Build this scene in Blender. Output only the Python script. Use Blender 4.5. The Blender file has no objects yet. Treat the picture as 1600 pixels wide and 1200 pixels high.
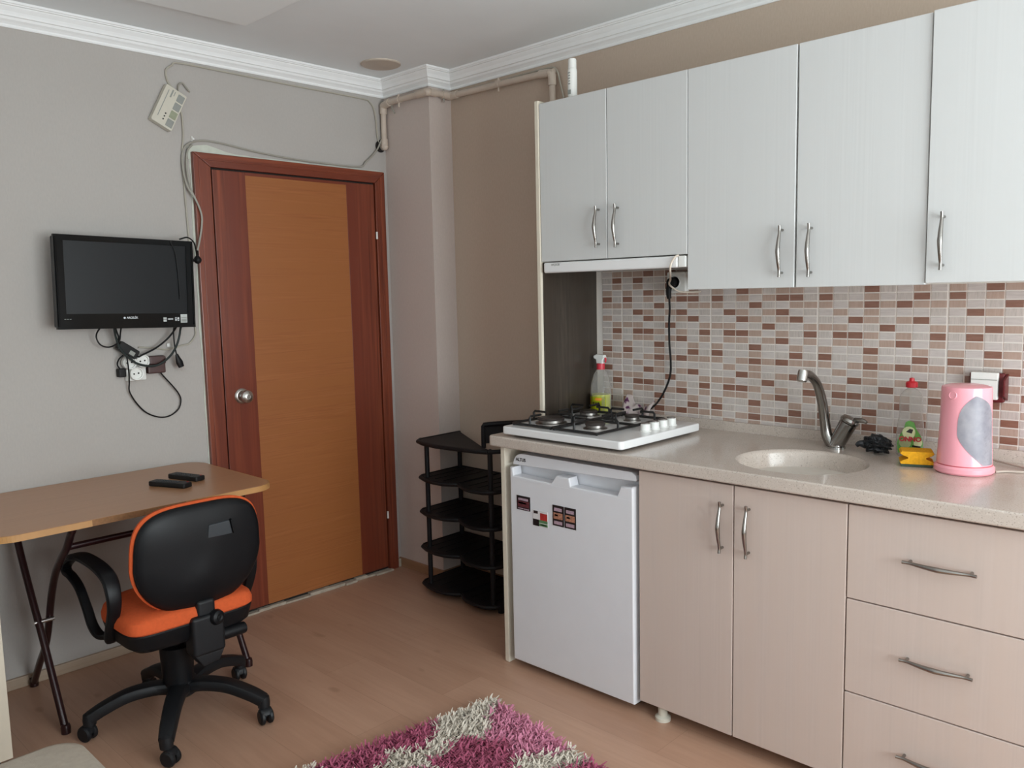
import bpy, bmesh, math, random
from mathutils import Vector, Matrix
random.seed(7)
C = bpy.context.scene.collection
sc = bpy.context.scene
PI = math.pi

# ---------------------------------------------------------------- materials
def lin(h):
    h = h.lstrip('#')
    o = []
    for i in (0, 2, 4):
        v = int(h[i:i+2], 16) / 255
        o.append(v/12.92 if v <= .04045 else ((v+.055)/1.055)**2.4)
    return (*o, 1)

def new_mat(name):
    m = bpy.data.materials.new(name); m.use_nodes = True
    nt = m.node_tree; nt.nodes.clear()
    out = nt.nodes.new('ShaderNodeOutputMaterial'); b = nt.nodes.new('ShaderNodeBsdfPrincipled')
    nt.links.new(b.outputs[0], out.inputs[0])
    return m, nt, b

def coords(nt, scale=(1, 1, 1), rot=(0, 0, 0)):
    t = nt.nodes.new('ShaderNodeTexCoord'); mp = nt.nodes.new('ShaderNodeMapping')
    mp.inputs['Scale'].default_value = scale; mp.inputs['Rotation'].default_value = rot
    nt.links.new(t.outputs['Object'], mp.inputs[0])
    return mp.outputs[0]

def noise(nt, vec, scale, detail=4, rough=.55):
    n = nt.nodes.new('ShaderNodeTexNoise')
    n.inputs['Scale'].default_value = scale; n.inputs['Detail'].default_value = detail; n.inputs['Roughness'].default_value = rough
    nt.links.new(vec, n.inputs['Vector'])
    return n.outputs[0]

def ramp(nt, fac, stops):
    r = nt.nodes.new('ShaderNodeValToRGB')
    el = r.color_ramp.elements
    while len(el) < len(stops): el.new(.5)
    for e, (p, c) in zip(el, stops):
        e.position = p; e.color = c if len(c) == 4 else (*c, 1)
    nt.links.new(fac, r.inputs[0])
    return r.outputs[0]

def mixc(nt, fac, a, b, mode='MIX'):
    n = nt.nodes.new('ShaderNodeMix'); n.data_type = 'RGBA'; n.blend_type = mode
    for s, v in ((n.inputs[0], fac), (n.inputs[6], a), (n.inputs[7], b)):
        if isinstance(v, (int, float, tuple)): s.default_value = v
        else: nt.links.new(v, s)
    return n.outputs[2]

def bump(nt, b, h, strength, dist=.002):
    n = nt.nodes.new('ShaderNodeBump'); n.inputs['Strength'].default_value = strength; n.inputs['Distance'].default_value = dist
    nt.links.new(h, n.inputs['Height']); nt.links.new(n.outputs[0], b.inputs['Normal'])

def plain(name, hexc, rough=.5, metal=0, var=.06, nscale=12, bmp=0, bscale=200, coat=0, spec=.5):
    m, nt, b = new_mat(name)
    c = lin(hexc)
    v = coords(nt)
    f = noise(nt, v, nscale)
    lo = tuple(x*(1-var) for x in c[:3]); hi = tuple(min(1, x*(1+var)) for x in c[:3])
    nt.links.new(ramp(nt, f, [(.3, lo), (.7, hi)]), b.inputs['Base Color'])
    b.inputs['Roughness'].default_value = rough; b.inputs['Metallic'].default_value = metal
    b.inputs['Specular IOR Level'].default_value = spec
    b.inputs['Coat Weight'].default_value = coat
    if bmp: bump(nt, b, noise(nt, v, bscale, 2), bmp)
    return m

def wood(name, c1, c2, c3=None, axis='z', fine=90, stretch=.03, rough=.4, bmp=.05, warp=.6, coat=0, lo=.3, hi=.7):
    m, nt, b = new_mat(name)
    s = {'x': (stretch, 1, 1), 'y': (1, stretch, 1), 'z': (1, 1, stretch)}[axis]
    v = coords(nt, s)
    f1 = noise(nt, v, fine, 6, .6); f2 = noise(nt, v, fine*.16, 3, .5)
    col = ramp(nt, f1, [(lo, lin(c1)), (hi, lin(c2))])
    if c3: col = mixc(nt, ramp(nt, f2, [(.38, (0, 0, 0)), (.62, (1, 1, 1))]), col, lin(c3))
    nt.links.new(col, b.inputs['Base Color'])
    b.inputs['Roughness'].default_value = rough; b.inputs['Coat Weight'].default_value = coat
    b.inputs['Coat Roughness'].default_value = .15
    if bmp: bump(nt, b, f1, bmp, .001)
    return m

M = {}
def build_materials():
    # painted wallpaper
    m, nt, b = new_mat('wallpaper'); v = coords(nt, (1, 1, .35))
    f = noise(nt, v, 170, 3); big = noise(nt, coords(nt), 1.6, 3)
    c = ramp(nt, f, [(.25, lin('#aea9a5')), (.75, lin('#b4afaa'))])
    c = mixc(nt, ramp(nt, big, [(.4, (0, 0, 0)), (.7, (.5, .5, .5))]), c, lin('#aaa49f'))
    nt.links.new(c, b.inputs['Base Color']); b.inputs['Roughness'].default_value = .75; b.inputs['Specular IOR Level'].default_value = .25
    bump(nt, b, f, .05, .001); M['wall'] = m
    m, nt, b = new_mat('wallpaper_lit'); v = coords(nt, (1, 1, .35)); f = noise(nt, v, 170, 3)
    nt.links.new(ramp(nt, f, [(.25, lin('#c4b7b0')), (.75, lin('#cabdb6'))]), b.inputs['Base Color']); b.inputs['Roughness'].default_value = .75; b.inputs['Specular IOR Level'].default_value = .25
    M['wall_lit'] = m  # back wall's paper, colour lightened to stand in for light on the column
    m, nt, b = new_mat('wallpaper_tan'); v = coords(nt, (1, 1, .35))
    f = noise(nt, v, 170, 3)
    c = ramp(nt, f, [(.25, lin('#baa898')), (.75, lin('#c1af9f'))])
    nt.links.new(c, b.inputs['Base Color']); b.inputs['Roughness'].default_value = .75; b.inputs['Specular IOR Level'].default_value = .25
    bump(nt, b, f, .05, .001); M['wall_tan'] = m
    M['ceiling'] = plain('ceiling_paint', '#e9eef0', .85, var=.02, nscale=3)
    M['ceiling_panel'] = plain('ceiling_panel_paint', '#f2f7f8', .8, var=.01, nscale=3)
    M['cornice'] = plain('cornice_plaster', '#f0f1f1', .6, var=.02)
    # laminate floor: planks along y with staggered ends
    m, nt, b = new_mat('laminate_floor')
    v = coords(nt, (1, 1, 1), (0, 0, PI/2))
    br = nt.nodes.new('ShaderNodeTexBrick'); nt.links.new(v, br.inputs['Vector'])
    br.inputs['Scale'].default_value = 1; br.inputs['Brick Width'].default_value = 1.25; br.inputs['Row Height'].default_value = .19
    br.inputs['Mortar Size'].default_value = .0008; br.inputs['Mortar Smooth'].default_value = .5; br.offset = .37
    br.inputs['Color1'].default_value = lin('#bb957e'); br.inputs['Color2'].default_value = lin('#b38d76'); br.inputs['Mortar'].default_value = lin('#9a7863')
    g = noise(nt, coords(nt, (1, .05, 1)), 60, 6, .65)
    g2 = noise(nt, coords(nt, (1, .22, 1)), 9, 3)
    c = mixc(nt, ramp(nt, g, [(.35, (.88, .87, .86)), (.65, (1, 1, 1))]), (1, 1, 1, 1), br.outputs[0], 'MULTIPLY')
    gm = ramp(nt, g, [(.3, (.91, .90, .895)), (.6, (1, 1, 1))])
    c = mixc(nt, 1.0, br.outputs[0], gm, 'MULTIPLY')
    c = mixc(nt, 1.0, c, ramp(nt, g2, [(.35, (.93, .91, .9)), (.6, (1, 1, 1))]), 'MULTIPLY')
    kn = noise(nt, coords(nt, (1, .5, 1)), 12, 1)
    c = mixc(nt, ramp(nt, kn, [(.71, (0, 0, 0)), (.80, (.38, .38, .38))]), c, lin('#7c5a44'))
    nt.links.new(c, b.inputs['Base Color']); b.inputs['Roughness'].default_value = .38
    M['floor'] = m
    M['skirt'] = wood('skirting_wood', '#8f6b50', '#a58064', axis='y', fine=60, rough=.5)
    M['skirt_pale'] = wood('skirting_pale', '#a8937f', '#b8a591', '#8d7560', axis='x', fine=40, rough=.6)
    M['door_red'] = wood('mahogany', '#521f13', '#8c462d', '#6c3020', axis='z', fine=70, stretch=.025, rough=.34, coat=.2)
    M['door_redh'] = wood('mahogany_rail', '#521f13', '#8c462d', '#6c3020', axis='x', fine=70, stretch=.025, rough=.34, coat=.2)
    M['door_oak'] = wood('oak_panel', '#8a4f27', '#a06336', '#955a2e', axis='x', fine=240, stretch=.02, rough=.45, coat=.05)
    M['dark'] = plain('dark_gap', '#120e0c', .8)
    M['plaster'] = plain('rough_plaster', '#a79b8c', .9, var=.2, nscale=30, bmp=.4, bscale=60)
    M['filler'] = plain('white_filler', '#c6c9bd', .85, var=.08, nscale=25)
    M['steel'] = plain('brushed_steel', '#c9c6c2', .28, 1, var=.05, nscale=40)
    M['chrome'] = plain('chrome', '#b9b7b3', .16, 1, var=.02)
    M['tap_metal'] = plain('tap_metal', '#8d8a86', .2, 1, var=.03)
    M['nickel'] = plain('satin_nickel', '#98948f', .24, 1, var=.04)
    M['door_white'] = wood('white_foil', '#c7c8c7', '#cdcecd', '#cacbca', axis='z', fine=150, stretch=.012, rough=.38, bmp=.01)
    M['door_beige'] = wood('beige_foil', '#bfafa6', '#c5b5ac', '#c3b2a8', axis='z', fine=120, stretch=.02, rough=.45, bmp=.01)
    M['carcass'] = plain('carcass_white', '#d5cfc6', .5, var=.02)
    M['edge'] = plain('cream_edge', '#d9d0bf', .45, var=.03)
    M['splash'] = wood('dark_wood_foil', '#28231f', '#51483f', '#3a322b', axis='z', fine=120, stretch=.05, rough=.28, lo=.25, hi=.75)
    # speckled acrylic stone
    m, nt, b = new_mat('speckled_stone'); v = coords(nt)
    f = noise(nt, v, 260, 2, .5); f2 = noise(nt, v, 120, 2); big = noise(nt, v, 4, 3)
    c = ramp(nt, big, [(.3, lin('#bcb0a6')), (.7, lin('#c4b8ae'))])
    c = mixc(nt, ramp(nt, f, [(.60, (0, 0, 0)), (.66, (.6, .6, .6))]), c, lin('#857a70'))
    c = mixc(nt, ramp(nt, f2, [(.62, (0, 0, 0)), (.7, (.35, .35, .35))]), c, lin('#ded6cb'))
    nt.links.new(c, b.inputs['Base Color']); b.inputs['Roughness'].default_value = .22; b.inputs['Coat Weight'].default_value = .2
    M['stone'] = m
    # mosaic tile colours
    def tile(name, a, bb, axis, fine, lo=.3, hi=.7):
        m, nt, b = new_mat(name)
        s = {'y': (1, .12, 1), 'z': (1, 1, .08)}[axis]
        f = noise(nt, coords(nt, s), fine, 5, .7)
        nt.links.new(ramp(nt, f, [(lo, lin(a)), (hi, lin(bb))]), b.inputs['Base Color'])
        b.inputs['Roughness'].default_value = .18
        return m
    M['tile_dark'] = tile('tile_dark', '#7a5344', '#8a6556', 'y', 160)
    M['tile_mid'] = tile('tile_mid', '#a2897b', '#b49d90', 'z', 190)
    M['tile_vert'] = tile('tile_vert', '#aaa099', '#c3b9b3', 'z', 260, .35, .6)
    M['tile_hor'] = tile('tile_hor', '#b2a8a4', '#c4bbb6', 'y', 200, .3, .6)
    M['grout'] = plain('grout', '#ded7d0', .6, var=.06, nscale=6)
    M['enamel'] = plain('white_enamel', '#e4e4e4', .2, var=.01, coat=.3)
    M['fridge'] = plain('fridge_white', '#d9d9dd', .38, var=.015, bmp=.02, bscale=500)
    M['fridge_grey'] = plain('fridge_recess', '#c2c2ca', .3, var=.02)
    M['black_metal'] = plain('black_iron', '#141313', .45, var=.1)
    M['burner'] = plain('burner_alloy', '#8b8783', .35, 1, var=.1)
    M['burner_cap'] = plain('burner_cap', '#3b3431', .5, .3, var=.25, nscale=60)
    M['knob_top'] = plain('knob_top_grey', '#6d6560', .4, .2)
    M['white_plastic'] = plain('white_plastic', '#e2e2de', .35, var=.02)
    M['cream_plastic'] = plain('cream_plastic', '#c9c4b6', .45, var=.03)
    M['pipe'] = plain('cream_pipe_paint', '#c3b4a6', .5, var=.06, nscale=20)
    M['vent'] = plain('vent_beige', '#c0b3a5', .5, var=.05)
    M['grey_pad'] = plain('grey_pad', '#8f918c', .6, var=.06, nscale=60)
    M['green_pad'] = plain('green_pad', '#92967e', .6, var=.06, nscale=60)
    M['cable_grey'] = plain('cable_grey', '#9a968c', .5)
    M['cable_wall'] = plain('cable_wall_colour', '#aaa497', .55)
    M['cable_black'] = plain('cable_black', '#121112', .5, spec=.25)
    M['cable_green'] = plain('cable_dark_green', '#29302f', .5, spec=.3)
    M['cable_cream'] = plain('cable_cream', '#cfc3b4', .45)
    M['tv_gloss'] = plain('tv_gloss_black', '#060607', .16, var=.02, spec=.14)
    M['tv_matt'] = plain('tv_matt_black', '#18181a', .5)
    m, nt, b = new_mat('tv_screen'); b.inputs['Base Color'].default_value = lin('#101215'); b.inputs['Roughness'].default_value = .36; b.inputs['Specular IOR Level'].default_value = .22
    f = noise(nt, coords(nt), 700, 1); bump(nt, b, f, .05, .0005); M['tv_screen'] = m
    M['silver_print'] = plain('silver_print', '#b9bcbe', .4, .3)
    M['sticker_pale'] = plain('sticker_pale', '#b7bbb9', .5, var=.12, nscale=80)
    M['desk_top'] = wood('beech_laminate', '#a67a58', '#b38665', '#ad805e', axis='x', fine=70, stretch=.03, rough=.33, coat=.1)
    M['desk_edge'] = plain('beech_edge_strip', '#b0824f', .45, var=.06)
    M['chipboard'] = plain('bare_chipboard', '#86603f', .85, var=.18, nscale=120, bmp=.3, bscale=250)
    M['tube_brown'] = plain('brown_tube', '#2b1517', .3, .2, var=.1, coat=.3)
    M['black_plastic'] = plain('black_plastic', '#121316', .5, var=.08, bmp=.06, bscale=700, spec=.35)
    M['black_gloss'] = plain('black_plastic_smooth', '#0c0d10', .46, var=.05, bmp=.03, bscale=600, spec=.26)
    M['black_shine'] = plain('black_plastic_shine', '#34393d', .4, var=.05)
    M['rack'] = plain('rack_black_plastic', '#121013', .55, var=.1, spec=.3)
    M['orange'] = plain('orange_fabric', '#c4562e', .9, var=.08, nscale=90, bmp=.25, bscale=900, spec=.2)
    M['remote'] = plain('remote_black', '#151516', .5, spec=.3)
    M['button'] = plain('button_grey', '#3f4042', .5)
    M['button_red'] = plain('button_red', '#a03030', .5)
    M['brown_socket'] = plain('brown_socket', '#452926', .42, var=.1)
    M['red_frame'] = plain('dark_red_frame', '#5a1719', .35)
    M['pink'] = plain('pink_plastic', '#f2a4b0', .25, var=.02, coat=.3)
    M['pink_deep'] = plain('pink_seam', '#c95f68', .4)
    m, nt, b = new_mat('frosted_window'); v = coords(nt)
    nt.links.new(ramp(nt, noise(nt, v, 22, 3), [(.3, lin('#b3b1bd')), (.7, lin('#dcdbe1'))]), b.inputs['Base Color'])
    b.inputs['Roughness'].default_value = .35; b.inputs['Transmission Weight'].default_value = .25; M['frost'] = m
    def clear(name, hexc, tr=.85):
        m = bpy.data.materials.new(name); m.use_nodes = True; nt = m.node_tree; nt.nodes.clear()
        out = nt.nodes.new('ShaderNodeOutputMaterial'); mx = nt.nodes.new('ShaderNodeMixShader')
        t = nt.nodes.new('ShaderNodeBsdfTransparent'); b = nt.nodes.new('ShaderNodeBsdfPrincipled')
        t.inputs[0].default_value = lin('#f4f4f2'); b.inputs['Base Color'].default_value = lin(hexc); b.inputs['Roughness'].default_value = .08
        fr = nt.nodes.new('ShaderNodeLayerWeight'); fr.inputs[0].default_value = .35
        nt.links.new(ramp(nt, fr.outputs['Facing'], [(0, (1-tr,)*3), (1, (.75, .75, .75))]), mx.inputs[0])
        nt.links.new(t.outputs[0], mx.inputs[1]); nt.links.new(b.outputs[0], mx.inputs[2]); nt.links.new(mx.outputs[0], out.inputs[0])
        return m
    M['clear'] = clear('clear_plastic', '#cfcac6', .86)
    M['pane'] = clear('window_glass', '#dfe5e6', .95)
    M['cord_clear'] = plain('pale_cord', '#b8aca0', .35)
    M['red_cap'] = plain('red_cap', '#c21f2c', .35)
    M['red_collar'] = plain('red_collar', '#c83342', .4)
    M['label_green'] = plain('label_green', '#5f9e46', .4, var=.25, nscale=40)
    M['label_pale'] = plain('label_pale', '#d3dba9', .4, var=.1, nscale=40)
    M['label_white'] = plain('label_white', '#d8d8d6', .4)
    M['label_red'] = plain('label_red', '#b32430', .4)
    M['label_dark'] = plain('label_dark', '#1c1817', .4)
    M['liquid_yellow'] = plain('yellow_liquid', '#c9cf2b', .25, var=.1, nscale=30)
    M['label_orange'] = plain('label_orange', '#e08a2c', .4, var=.15, nscale=40)
    M['sponge'] = plain('yellow_sponge', '#dca028', .95, var=.12, nscale=150, bmp=.6, bscale=220, spec=.1)
    M['scour_green'] = plain('scouring_face', '#3d4a3c', .95, bmp=.5, bscale=300)
    M['scourer'] = plain('dark_scourer', '#2b2d30', .45, .4, var=.3, nscale=150, bmp=.8, bscale=200)
    m, nt, b = new_mat('printed_cloth'); v = coords(nt)
    f = noise(nt, v, 34, 2)
    nt.links.new(ramp(nt, f, [(.50, lin('#ded2cf')), (.55, lin('#c9b4bd')), (.59, lin('#7a3f68')), (.72, lin('#5b2f57'))]), b.inputs['Base Color'])
    b.inputs['Roughness'].default_value = .9; M['cloth'] = m
    M['cream_panel'] = plain('cream_panel', '#c9bfae', .45, var=.02)
    M['upholstery'] = plain('beige_upholstery', '#a79c8f', .95, var=.06, nscale=60, bmp=.35, bscale=500, spec=.15)
    M['pile_white'] = plain('pile_white', '#cfc6b8', .95, var=.10, nscale=200, spec=.1)
    M['pile_pink'] = plain('pile_pink', '#cb849c', .95, var=.15, nscale=200, spec=.1)
    M['pile_plum'] = plain('pile_plum', '#a5576f', .95, var=.15, nscale=200, spec=.1)
    M['rug_back'] = plain('rug_backing', '#8f7f78', .95)
    M['st_dark'] = plain('sticker_dark', '#1f1517', .4)
    M['st_maroon'] = plain('sticker_maroon', '#5b2a30', .4, var=.3, nscale=120)
    M['st_pink'] = plain('sticker_print', '#a98f9b', .4, var=.25, nscale=150)
    M['st_orange'] = plain('sticker_orange', '#a8745d', .4, var=.35, nscale=150)
    M['st_red'] = plain('sticker_red', '#a82f2c', .4, var=.2, nscale=90)
    M['st_green'] = plain('sticker_green', '#587a55', .4, var=.2, nscale=90)
    M['st_white'] = plain('sticker_white', '#d5d2d2', .4)
    M['foam'] = plain('black_foam', '#17110f', .9)
build_materials()

# ---------------------------------------------------------------- mesh helpers
def B(): return bmesh.new()

def box(bm, x0, x1, y0, y1, z0, z1, bev=0, seg=2, mi=0):
    t = bmesh.new()
    bmesh.ops.create_cube(t, size=1)
    for v in t.verts:
        v.co = Vector(((x0+x1)/2 + v.co.x*abs(x1-x0), (y0+y1)/2 + v.co.y*abs(y1-y0), (z0+z1)/2 + v.co.z*abs(z1-z0)))
    if bev: bmesh.ops.bevel(t, geom=list(t.edges), offset=bev, segments=seg, profile=.5, affect='EDGES')
    merge(bm, t, mi=mi)

def merge(bm, t, mat=None, mi=0):
    if mat is not None: bmesh.ops.transform(t, matrix=mat, verts=t.verts)
    vm = {v: bm.verts.new(v.co) for v in t.verts}
    for f in t.faces:
        try:
            nf = bm.faces.new([vm[v] for v in f.verts]); nf.material_index = mi if mi else f.material_index
        except ValueError: pass
    t.free()

def smooth_path(pts, n=6):
    if n <= 1 or len(pts) < 3: return [Vector(p) for p in pts]
    P = [Vector(p) for p in pts]; P = [P[0]*2-P[1]] + P + [P[-1]*2-P[-2]]
    out = []
    for i in range(1, len(P)-2):
        a, b, c, d = P[i-1:i+3]
        for k in range(n):
            t = k/n
            out.append(.5*((2*b)+(c-a)*t+(2*a-5*b+4*c-d)*t*t+(3*b-a-3*c+d)*t**3))
    out.append(P[-2]); return out

def tube(bm, pts, r, n=6, seg=10, closed=False, flat=None):
    """sweep a circle (radius r or list of radii) along pts; flat=(direction, factor) squashes the section"""
    P = smooth_path(pts, n) if not closed else [Vector(p) for p in pts]
    m = len(P)
    if isinstance(r, (int, float)): R = [r]*m
    else:
        R = []
        for i in range(m):
            u = i/(m-1)*(len(r)-1); k = min(int(u), len(r)-2); R.append(r[k]*(1-(u-k))+r[k+1]*(u-k))
    tang = []
    for i in range(m):
        a = P[(i-1) % m] if closed else P[max(i-1, 0)]; b = P[(i+1) % m] if closed else P[min(i+1, m-1)]
        t = (b-a); tang.append(t.normalized() if t.length > 1e-9 else Vector((0, 0, 1)))
    ref = Vector((0, 0, 1)) if abs(tang[0].z) < .9 else Vector((1, 0, 0))
    u = (ref - tang[0]*ref.dot(tang[0])).normalized()
    rings = []
    for i in range(m):
        t = tang[i]; u = u - t*u.dot(t)
        u = u.normalized() if u.length > 1e-6 else t.orthogonal().normalized()
        w = t.cross(u)
        ring = []
        for k in range(seg):
            a = 2*PI*k/seg; o = (u*math.cos(a)+w*math.sin(a))*R[i]
            if flat: d, f = flat; d = Vector(d).normalized(); o = o - d*o.dot(d)*(1-f)
            ring.append(bm.verts.new(P[i]+o))
        rings.append(ring)
    for i in range(m if closed else m-1):
        a, b = rings[i], rings[(i+1) % m]
        for k in range(seg):
            bm.faces.new((a[k], a[(k+1) % seg], b[(k+1) % seg], b[k]))
    if not closed:
        bm.faces.new(rings[0][::-1]); bm.faces.new(rings[-1])

def rod(bm, a, b, r, seg=12): tube(bm, [a, b], r, 1, seg)

def lathe(bm, prof, loc=(0, 0, 0), axis=(0, 0, 1), seg=32, sx=1, sy=1, mi=0, caps=True):
    """prof: list of (r, h) along the axis"""
    q = Vector((0, 0, 1)).rotation_difference(Vector(axis).normalized()).to_matrix()
    rings = []
    for r, h in prof:
        if r < 1e-6: rings.append([bm.verts.new(Vector(loc)+q@Vector((0, 0, h)))])
        else: rings.append([bm.verts.new(Vector(loc)+q@Vector((r*sx*math.cos(2*PI*k/seg), r*sy*math.sin(2*PI*k/seg), h))) for k in range(seg)])
    for a, b in zip(rings, rings[1:]):
        for k in range(seg):
            j = (k+1) % seg
            if len(a) == 1 and len(b) == 1: continue
            if len(a) == 1: f = bm.faces.new((a[0], b[k], b[j]))
            elif len(b) == 1: f = bm.faces.new((a[k], a[j], b[0]))
            else: f = bm.faces.new((a[k], a[j], b[j], b[k]))
            f.material_index = mi
    for ring, rev in ((rings[0], True), (rings[-1], False)):
        if len(ring) > 1 and caps:
            f = bm.faces.new(ring[::-1] if rev else ring); f.material_index = mi

def prism(bm, poly, h0, h1, frame, bev=0, seg=2, mi=0):
    """extrude a 2-D polygon; frame=(origin,u,v,w): point = o + u*a + v*b + w*h"""
    o, u, v, w = [Vector(x) for x in frame]
    t = bmesh.new()
    lo = [t.verts.new(o+u*a+v*b+w*h0) for a, b in poly]; hi = [t.verts.new(o+u*a+v*b+w*h1) for a, b in poly]
    n = len(poly)
    t.faces.new(lo[::-1]); top = t.faces.new(hi)
    for i in range(n): t.faces.new((lo[i], lo[(i+1) % n], hi[(i+1) % n], hi[i]))
    bmesh.ops.recalc_face_normals(t, faces=t.faces)
    if bev:
        es = [e for e in t.edges if sum(1 for f in e.link_faces if len(f.verts) == n and n > 4) == 1] if n > 4 else list(t.edges)
        bmesh.ops.bevel(t, geom=es, offset=bev, segments=seg, profile=.5, affect='EDGES')
    merge(bm, t, mi=mi)

def pillow(bm, outline, rings, frame, mi=0):
    """closed body from a 2-D outline; rings = [(scale, height)...] from one pole through the rim to the other"""
    o, u, v, w = [Vector(x) for x in frame]
    cx = sum(a for a, b in outline)/len(outline); cy = sum(b for a, b in outline)/len(outline)
    R = []
    for s, h in rings:
        if s < 1e-6: R.append([bm.verts.new(o+u*cx+v*cy+w*h)])
        else: R.append([bm.verts.new(o+u*(cx+(a-cx)*s)+v*(cy+(b-cy)*s)+w*h) for a, b in outline])
    n = len(outline)
    for a, b in zip(R, R[1:]):
        for k in range(n):
            j = (k+1) % n
            if len(a) == 1: f = bm.faces.new((a[0], b[k], b[j]))
            elif len(b) == 1: f = bm.faces.new((a[k], a[j], b[0]))
            else: f = bm.faces.new((a[k], a[j], b[j], b[k]))
            f.material_index = mi
    for ring in (R[0], R[-1]):
        if len(ring) > 1: bm.faces.new(ring).material_index = mi

def rrect(x0, x1, y0, y1, r, n=6):
    p = []
    for cx, cy, a0 in ((x1-r, y1-r, 0), (x0+r, y1-r, PI/2), (x0+r, y0+r, PI), (x1-r, y0+r, 1.5*PI)):
        for k in range(n+1):
            a = a0+PI/2*k/n; p.append((cx+r*math.cos(a), cy+r*math.sin(a)))
    return p

XY = ((0, 0, 0), (1, 0, 0), (0, 1, 0), (0, 0, 1))

# ---------------------------------------------------------------- object helpers
def obj(name, bm, mats, parent=None, smooth=True, angle=35):
    bmesh.ops.recalc_face_normals(bm, faces=bm.faces)
    me = bpy.data.meshes.new(name)
    off = Vector((0, 0, 0)); p = parent
    while p is not None: off += p.location; p = p.parent
    if parent is not None and off.length: bmesh.ops.translate(bm, verts=bm.verts, vec=-off)
    bm.to_mesh(me); bm.free()
    for m in (mats if isinstance(mats, (list, tuple)) else [mats]): me.materials.append(m)
    if smooth:
        me.polygons.foreach_set('use_smooth', [True]*len(me.polygons))
        try: me.set_sharp_from_angle(angle=math.radians(angle))
        except Exception: pass
    o = bpy.data.objects.new(name, me); C.objects.link(o)
    if smooth:
        wn = o.modifiers.new('weighted_normal', 'WEIGHTED_NORMAL'); wn.keep_sharp = True; wn.weight = 80
    if parent is not None: o.parent = parent
    return o

def tag(o, label, cat, group=None):
    o['label'] = label; o['category'] = cat
    if group: o['group'] = group
    return o

def thing(name, label, cat, loc, group=None):
    o = bpy.data.objects.new(name, None); C.objects.link(o); o.location = loc; o.empty_display_size = .05
    return tag(o, label, cat, group)

def struct(name, bm, m, parent=None, **k):
    o = obj(name, bm, m, parent, **k)
    if parent is None: o['kind'] = 'structure'
    return o

def solo(name, bm, m, label, cat, group=None, **k):
    """a thing that is one mesh: origin moved to its centre-bottom"""
    xs = [v.co.x for v in bm.verts]; ys = [v.co.y for v in bm.verts]; zs = [v.co.z for v in bm.verts]
    c = Vector(((min(xs)+max(xs))/2, (min(ys)+max(ys))/2, min(zs)))
    bmesh.ops.translate(bm, verts=bm.verts, vec=-c)
    o = obj(name, bm, m, None, **k); o.location = c
    return tag(o, label, cat, group)

def text(name, s, size, origin, right, up, mat, parent, ext=.0004, bold=0):
    cu = bpy.data.curves.new(name, 'FONT'); cu.body = s; cu.size = size; cu.align_x = 'CENTER'; cu.align_y = 'CENTER'; cu.extrude = ext; cu.offset = bold
    t = bpy.data.objects.new(name, cu); C.objects.link(t)
    dg = bpy.context.evaluated_depsgraph_get()
    me = bpy.data.meshes.new_from_object(t.evaluated_get(dg)); bpy.data.objects.remove(t)
    r = Vector(right).normalized(); u = Vector(up).normalized(); n = r.cross(u)
    mt = Matrix(((r.x, u.x, n.x, origin[0]), (r.y, u.y, n.y, origin[1]), (r.z, u.z, n.z, origin[2]), (0, 0, 0, 1)))
    me.transform(mt)
    off = Vector((0, 0, 0)); p = parent
    while p is not None: off += p.location; p = p.parent
    me.transform(Matrix.Translation(-off))
    me.materials.clear(); me.materials.append(mat); me.name = name
    o = bpy.data.objects.new(name, me); C.objects.link(o); o.parent = parent
    return o
KR, KU = (0, -1, 0), (0, 0, 1)        # reading direction on faces that look towards -x
BR, BU = (1, 0, 0), (0, 0, 1)         # on faces that look towards -y

# ---------------------------------------------------------------- the room
CX, CD, HC, HB = -.1415, -.3457, 2.50, 2.4222
XL, YF = -3.25, -5.3
bm = B(); box(bm, XL-.1, .1, YF-.1, .1, -.1, 0); struct('floor', bm, M['floor'], smooth=False)
bm = B(); box(bm, XL-.1, .1, YF-.1, .1, HC, HC+.1); struct('ceiling', bm, M['ceiling'], smooth=False)
bm = B(); box(bm, -2.75, -1.118, -3.9, -.425, HC-.028, HC, .012, 3); struct('ceiling_panel', bm, M['ceiling_panel'])
bm = B(); box(bm, XL-.1, .1, 0, .1, 0, HC); struct('wall_back', bm, M['wall'], smooth=False)
bm = B(); box(bm, 0, .1, YF, 0, 0, HC); struct('wall_right', bm, M['wall_tan'], smooth=False)
bm = B(); box(bm, CX, 0, CD, 0, 0, HC); struct('wall_column', bm, M['wall_lit'], smooth=False)
bm = B(); box(bm, XL-.1, XL, YF, 0, 0, HC); struct('wall_left', bm, M['ceiling'], smooth=False)  # unseen wall, given ceiling white to bounce light onto the right wall
WX0, WX1, WZ0, WZ1 = -2.75, -.45, .55, 2.30
bm = B()
box(bm, XL-.1, WX0, YF-.1, YF, 0, HC); box(bm, WX1, .1, YF-.1, YF, 0, HC)
box(bm, WX0, WX1, YF-.1, YF, 0, WZ0); box(bm, WX0, WX1, YF-.1, YF, WZ1, HC)
struct('wall_front', bm, M['wall'], smooth=False)
win = bpy.data.objects.new('window_1', None); C.objects.link(win); win.location = ((WX0+WX1)/2, YF, WZ0); win['kind'] = 'structure'
bm = B()
fx = [WX0, (WX0+WX1)/2-.03, WX1-.06]
for x in fx: box(bm, x, x+.06, YF-.07, YF-.01, WZ0, WZ1, .004)
for z in (WZ0, WZ1-.06): box(bm, WX0, WX1, YF-.07, YF-.01, z, z+.06, .004)
obj('window_frame', bm, M['white_plastic'], win)
for a, b_ in ((WX0+.06, fx[1]), (fx[1]+.06, WX1-.06)):
    bm = B(); box(bm, a, b_, YF-.043, YF-.037, WZ0+.06, WZ1-.06); obj('pane', bm, M['pane'], win, smooth=False)

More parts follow.
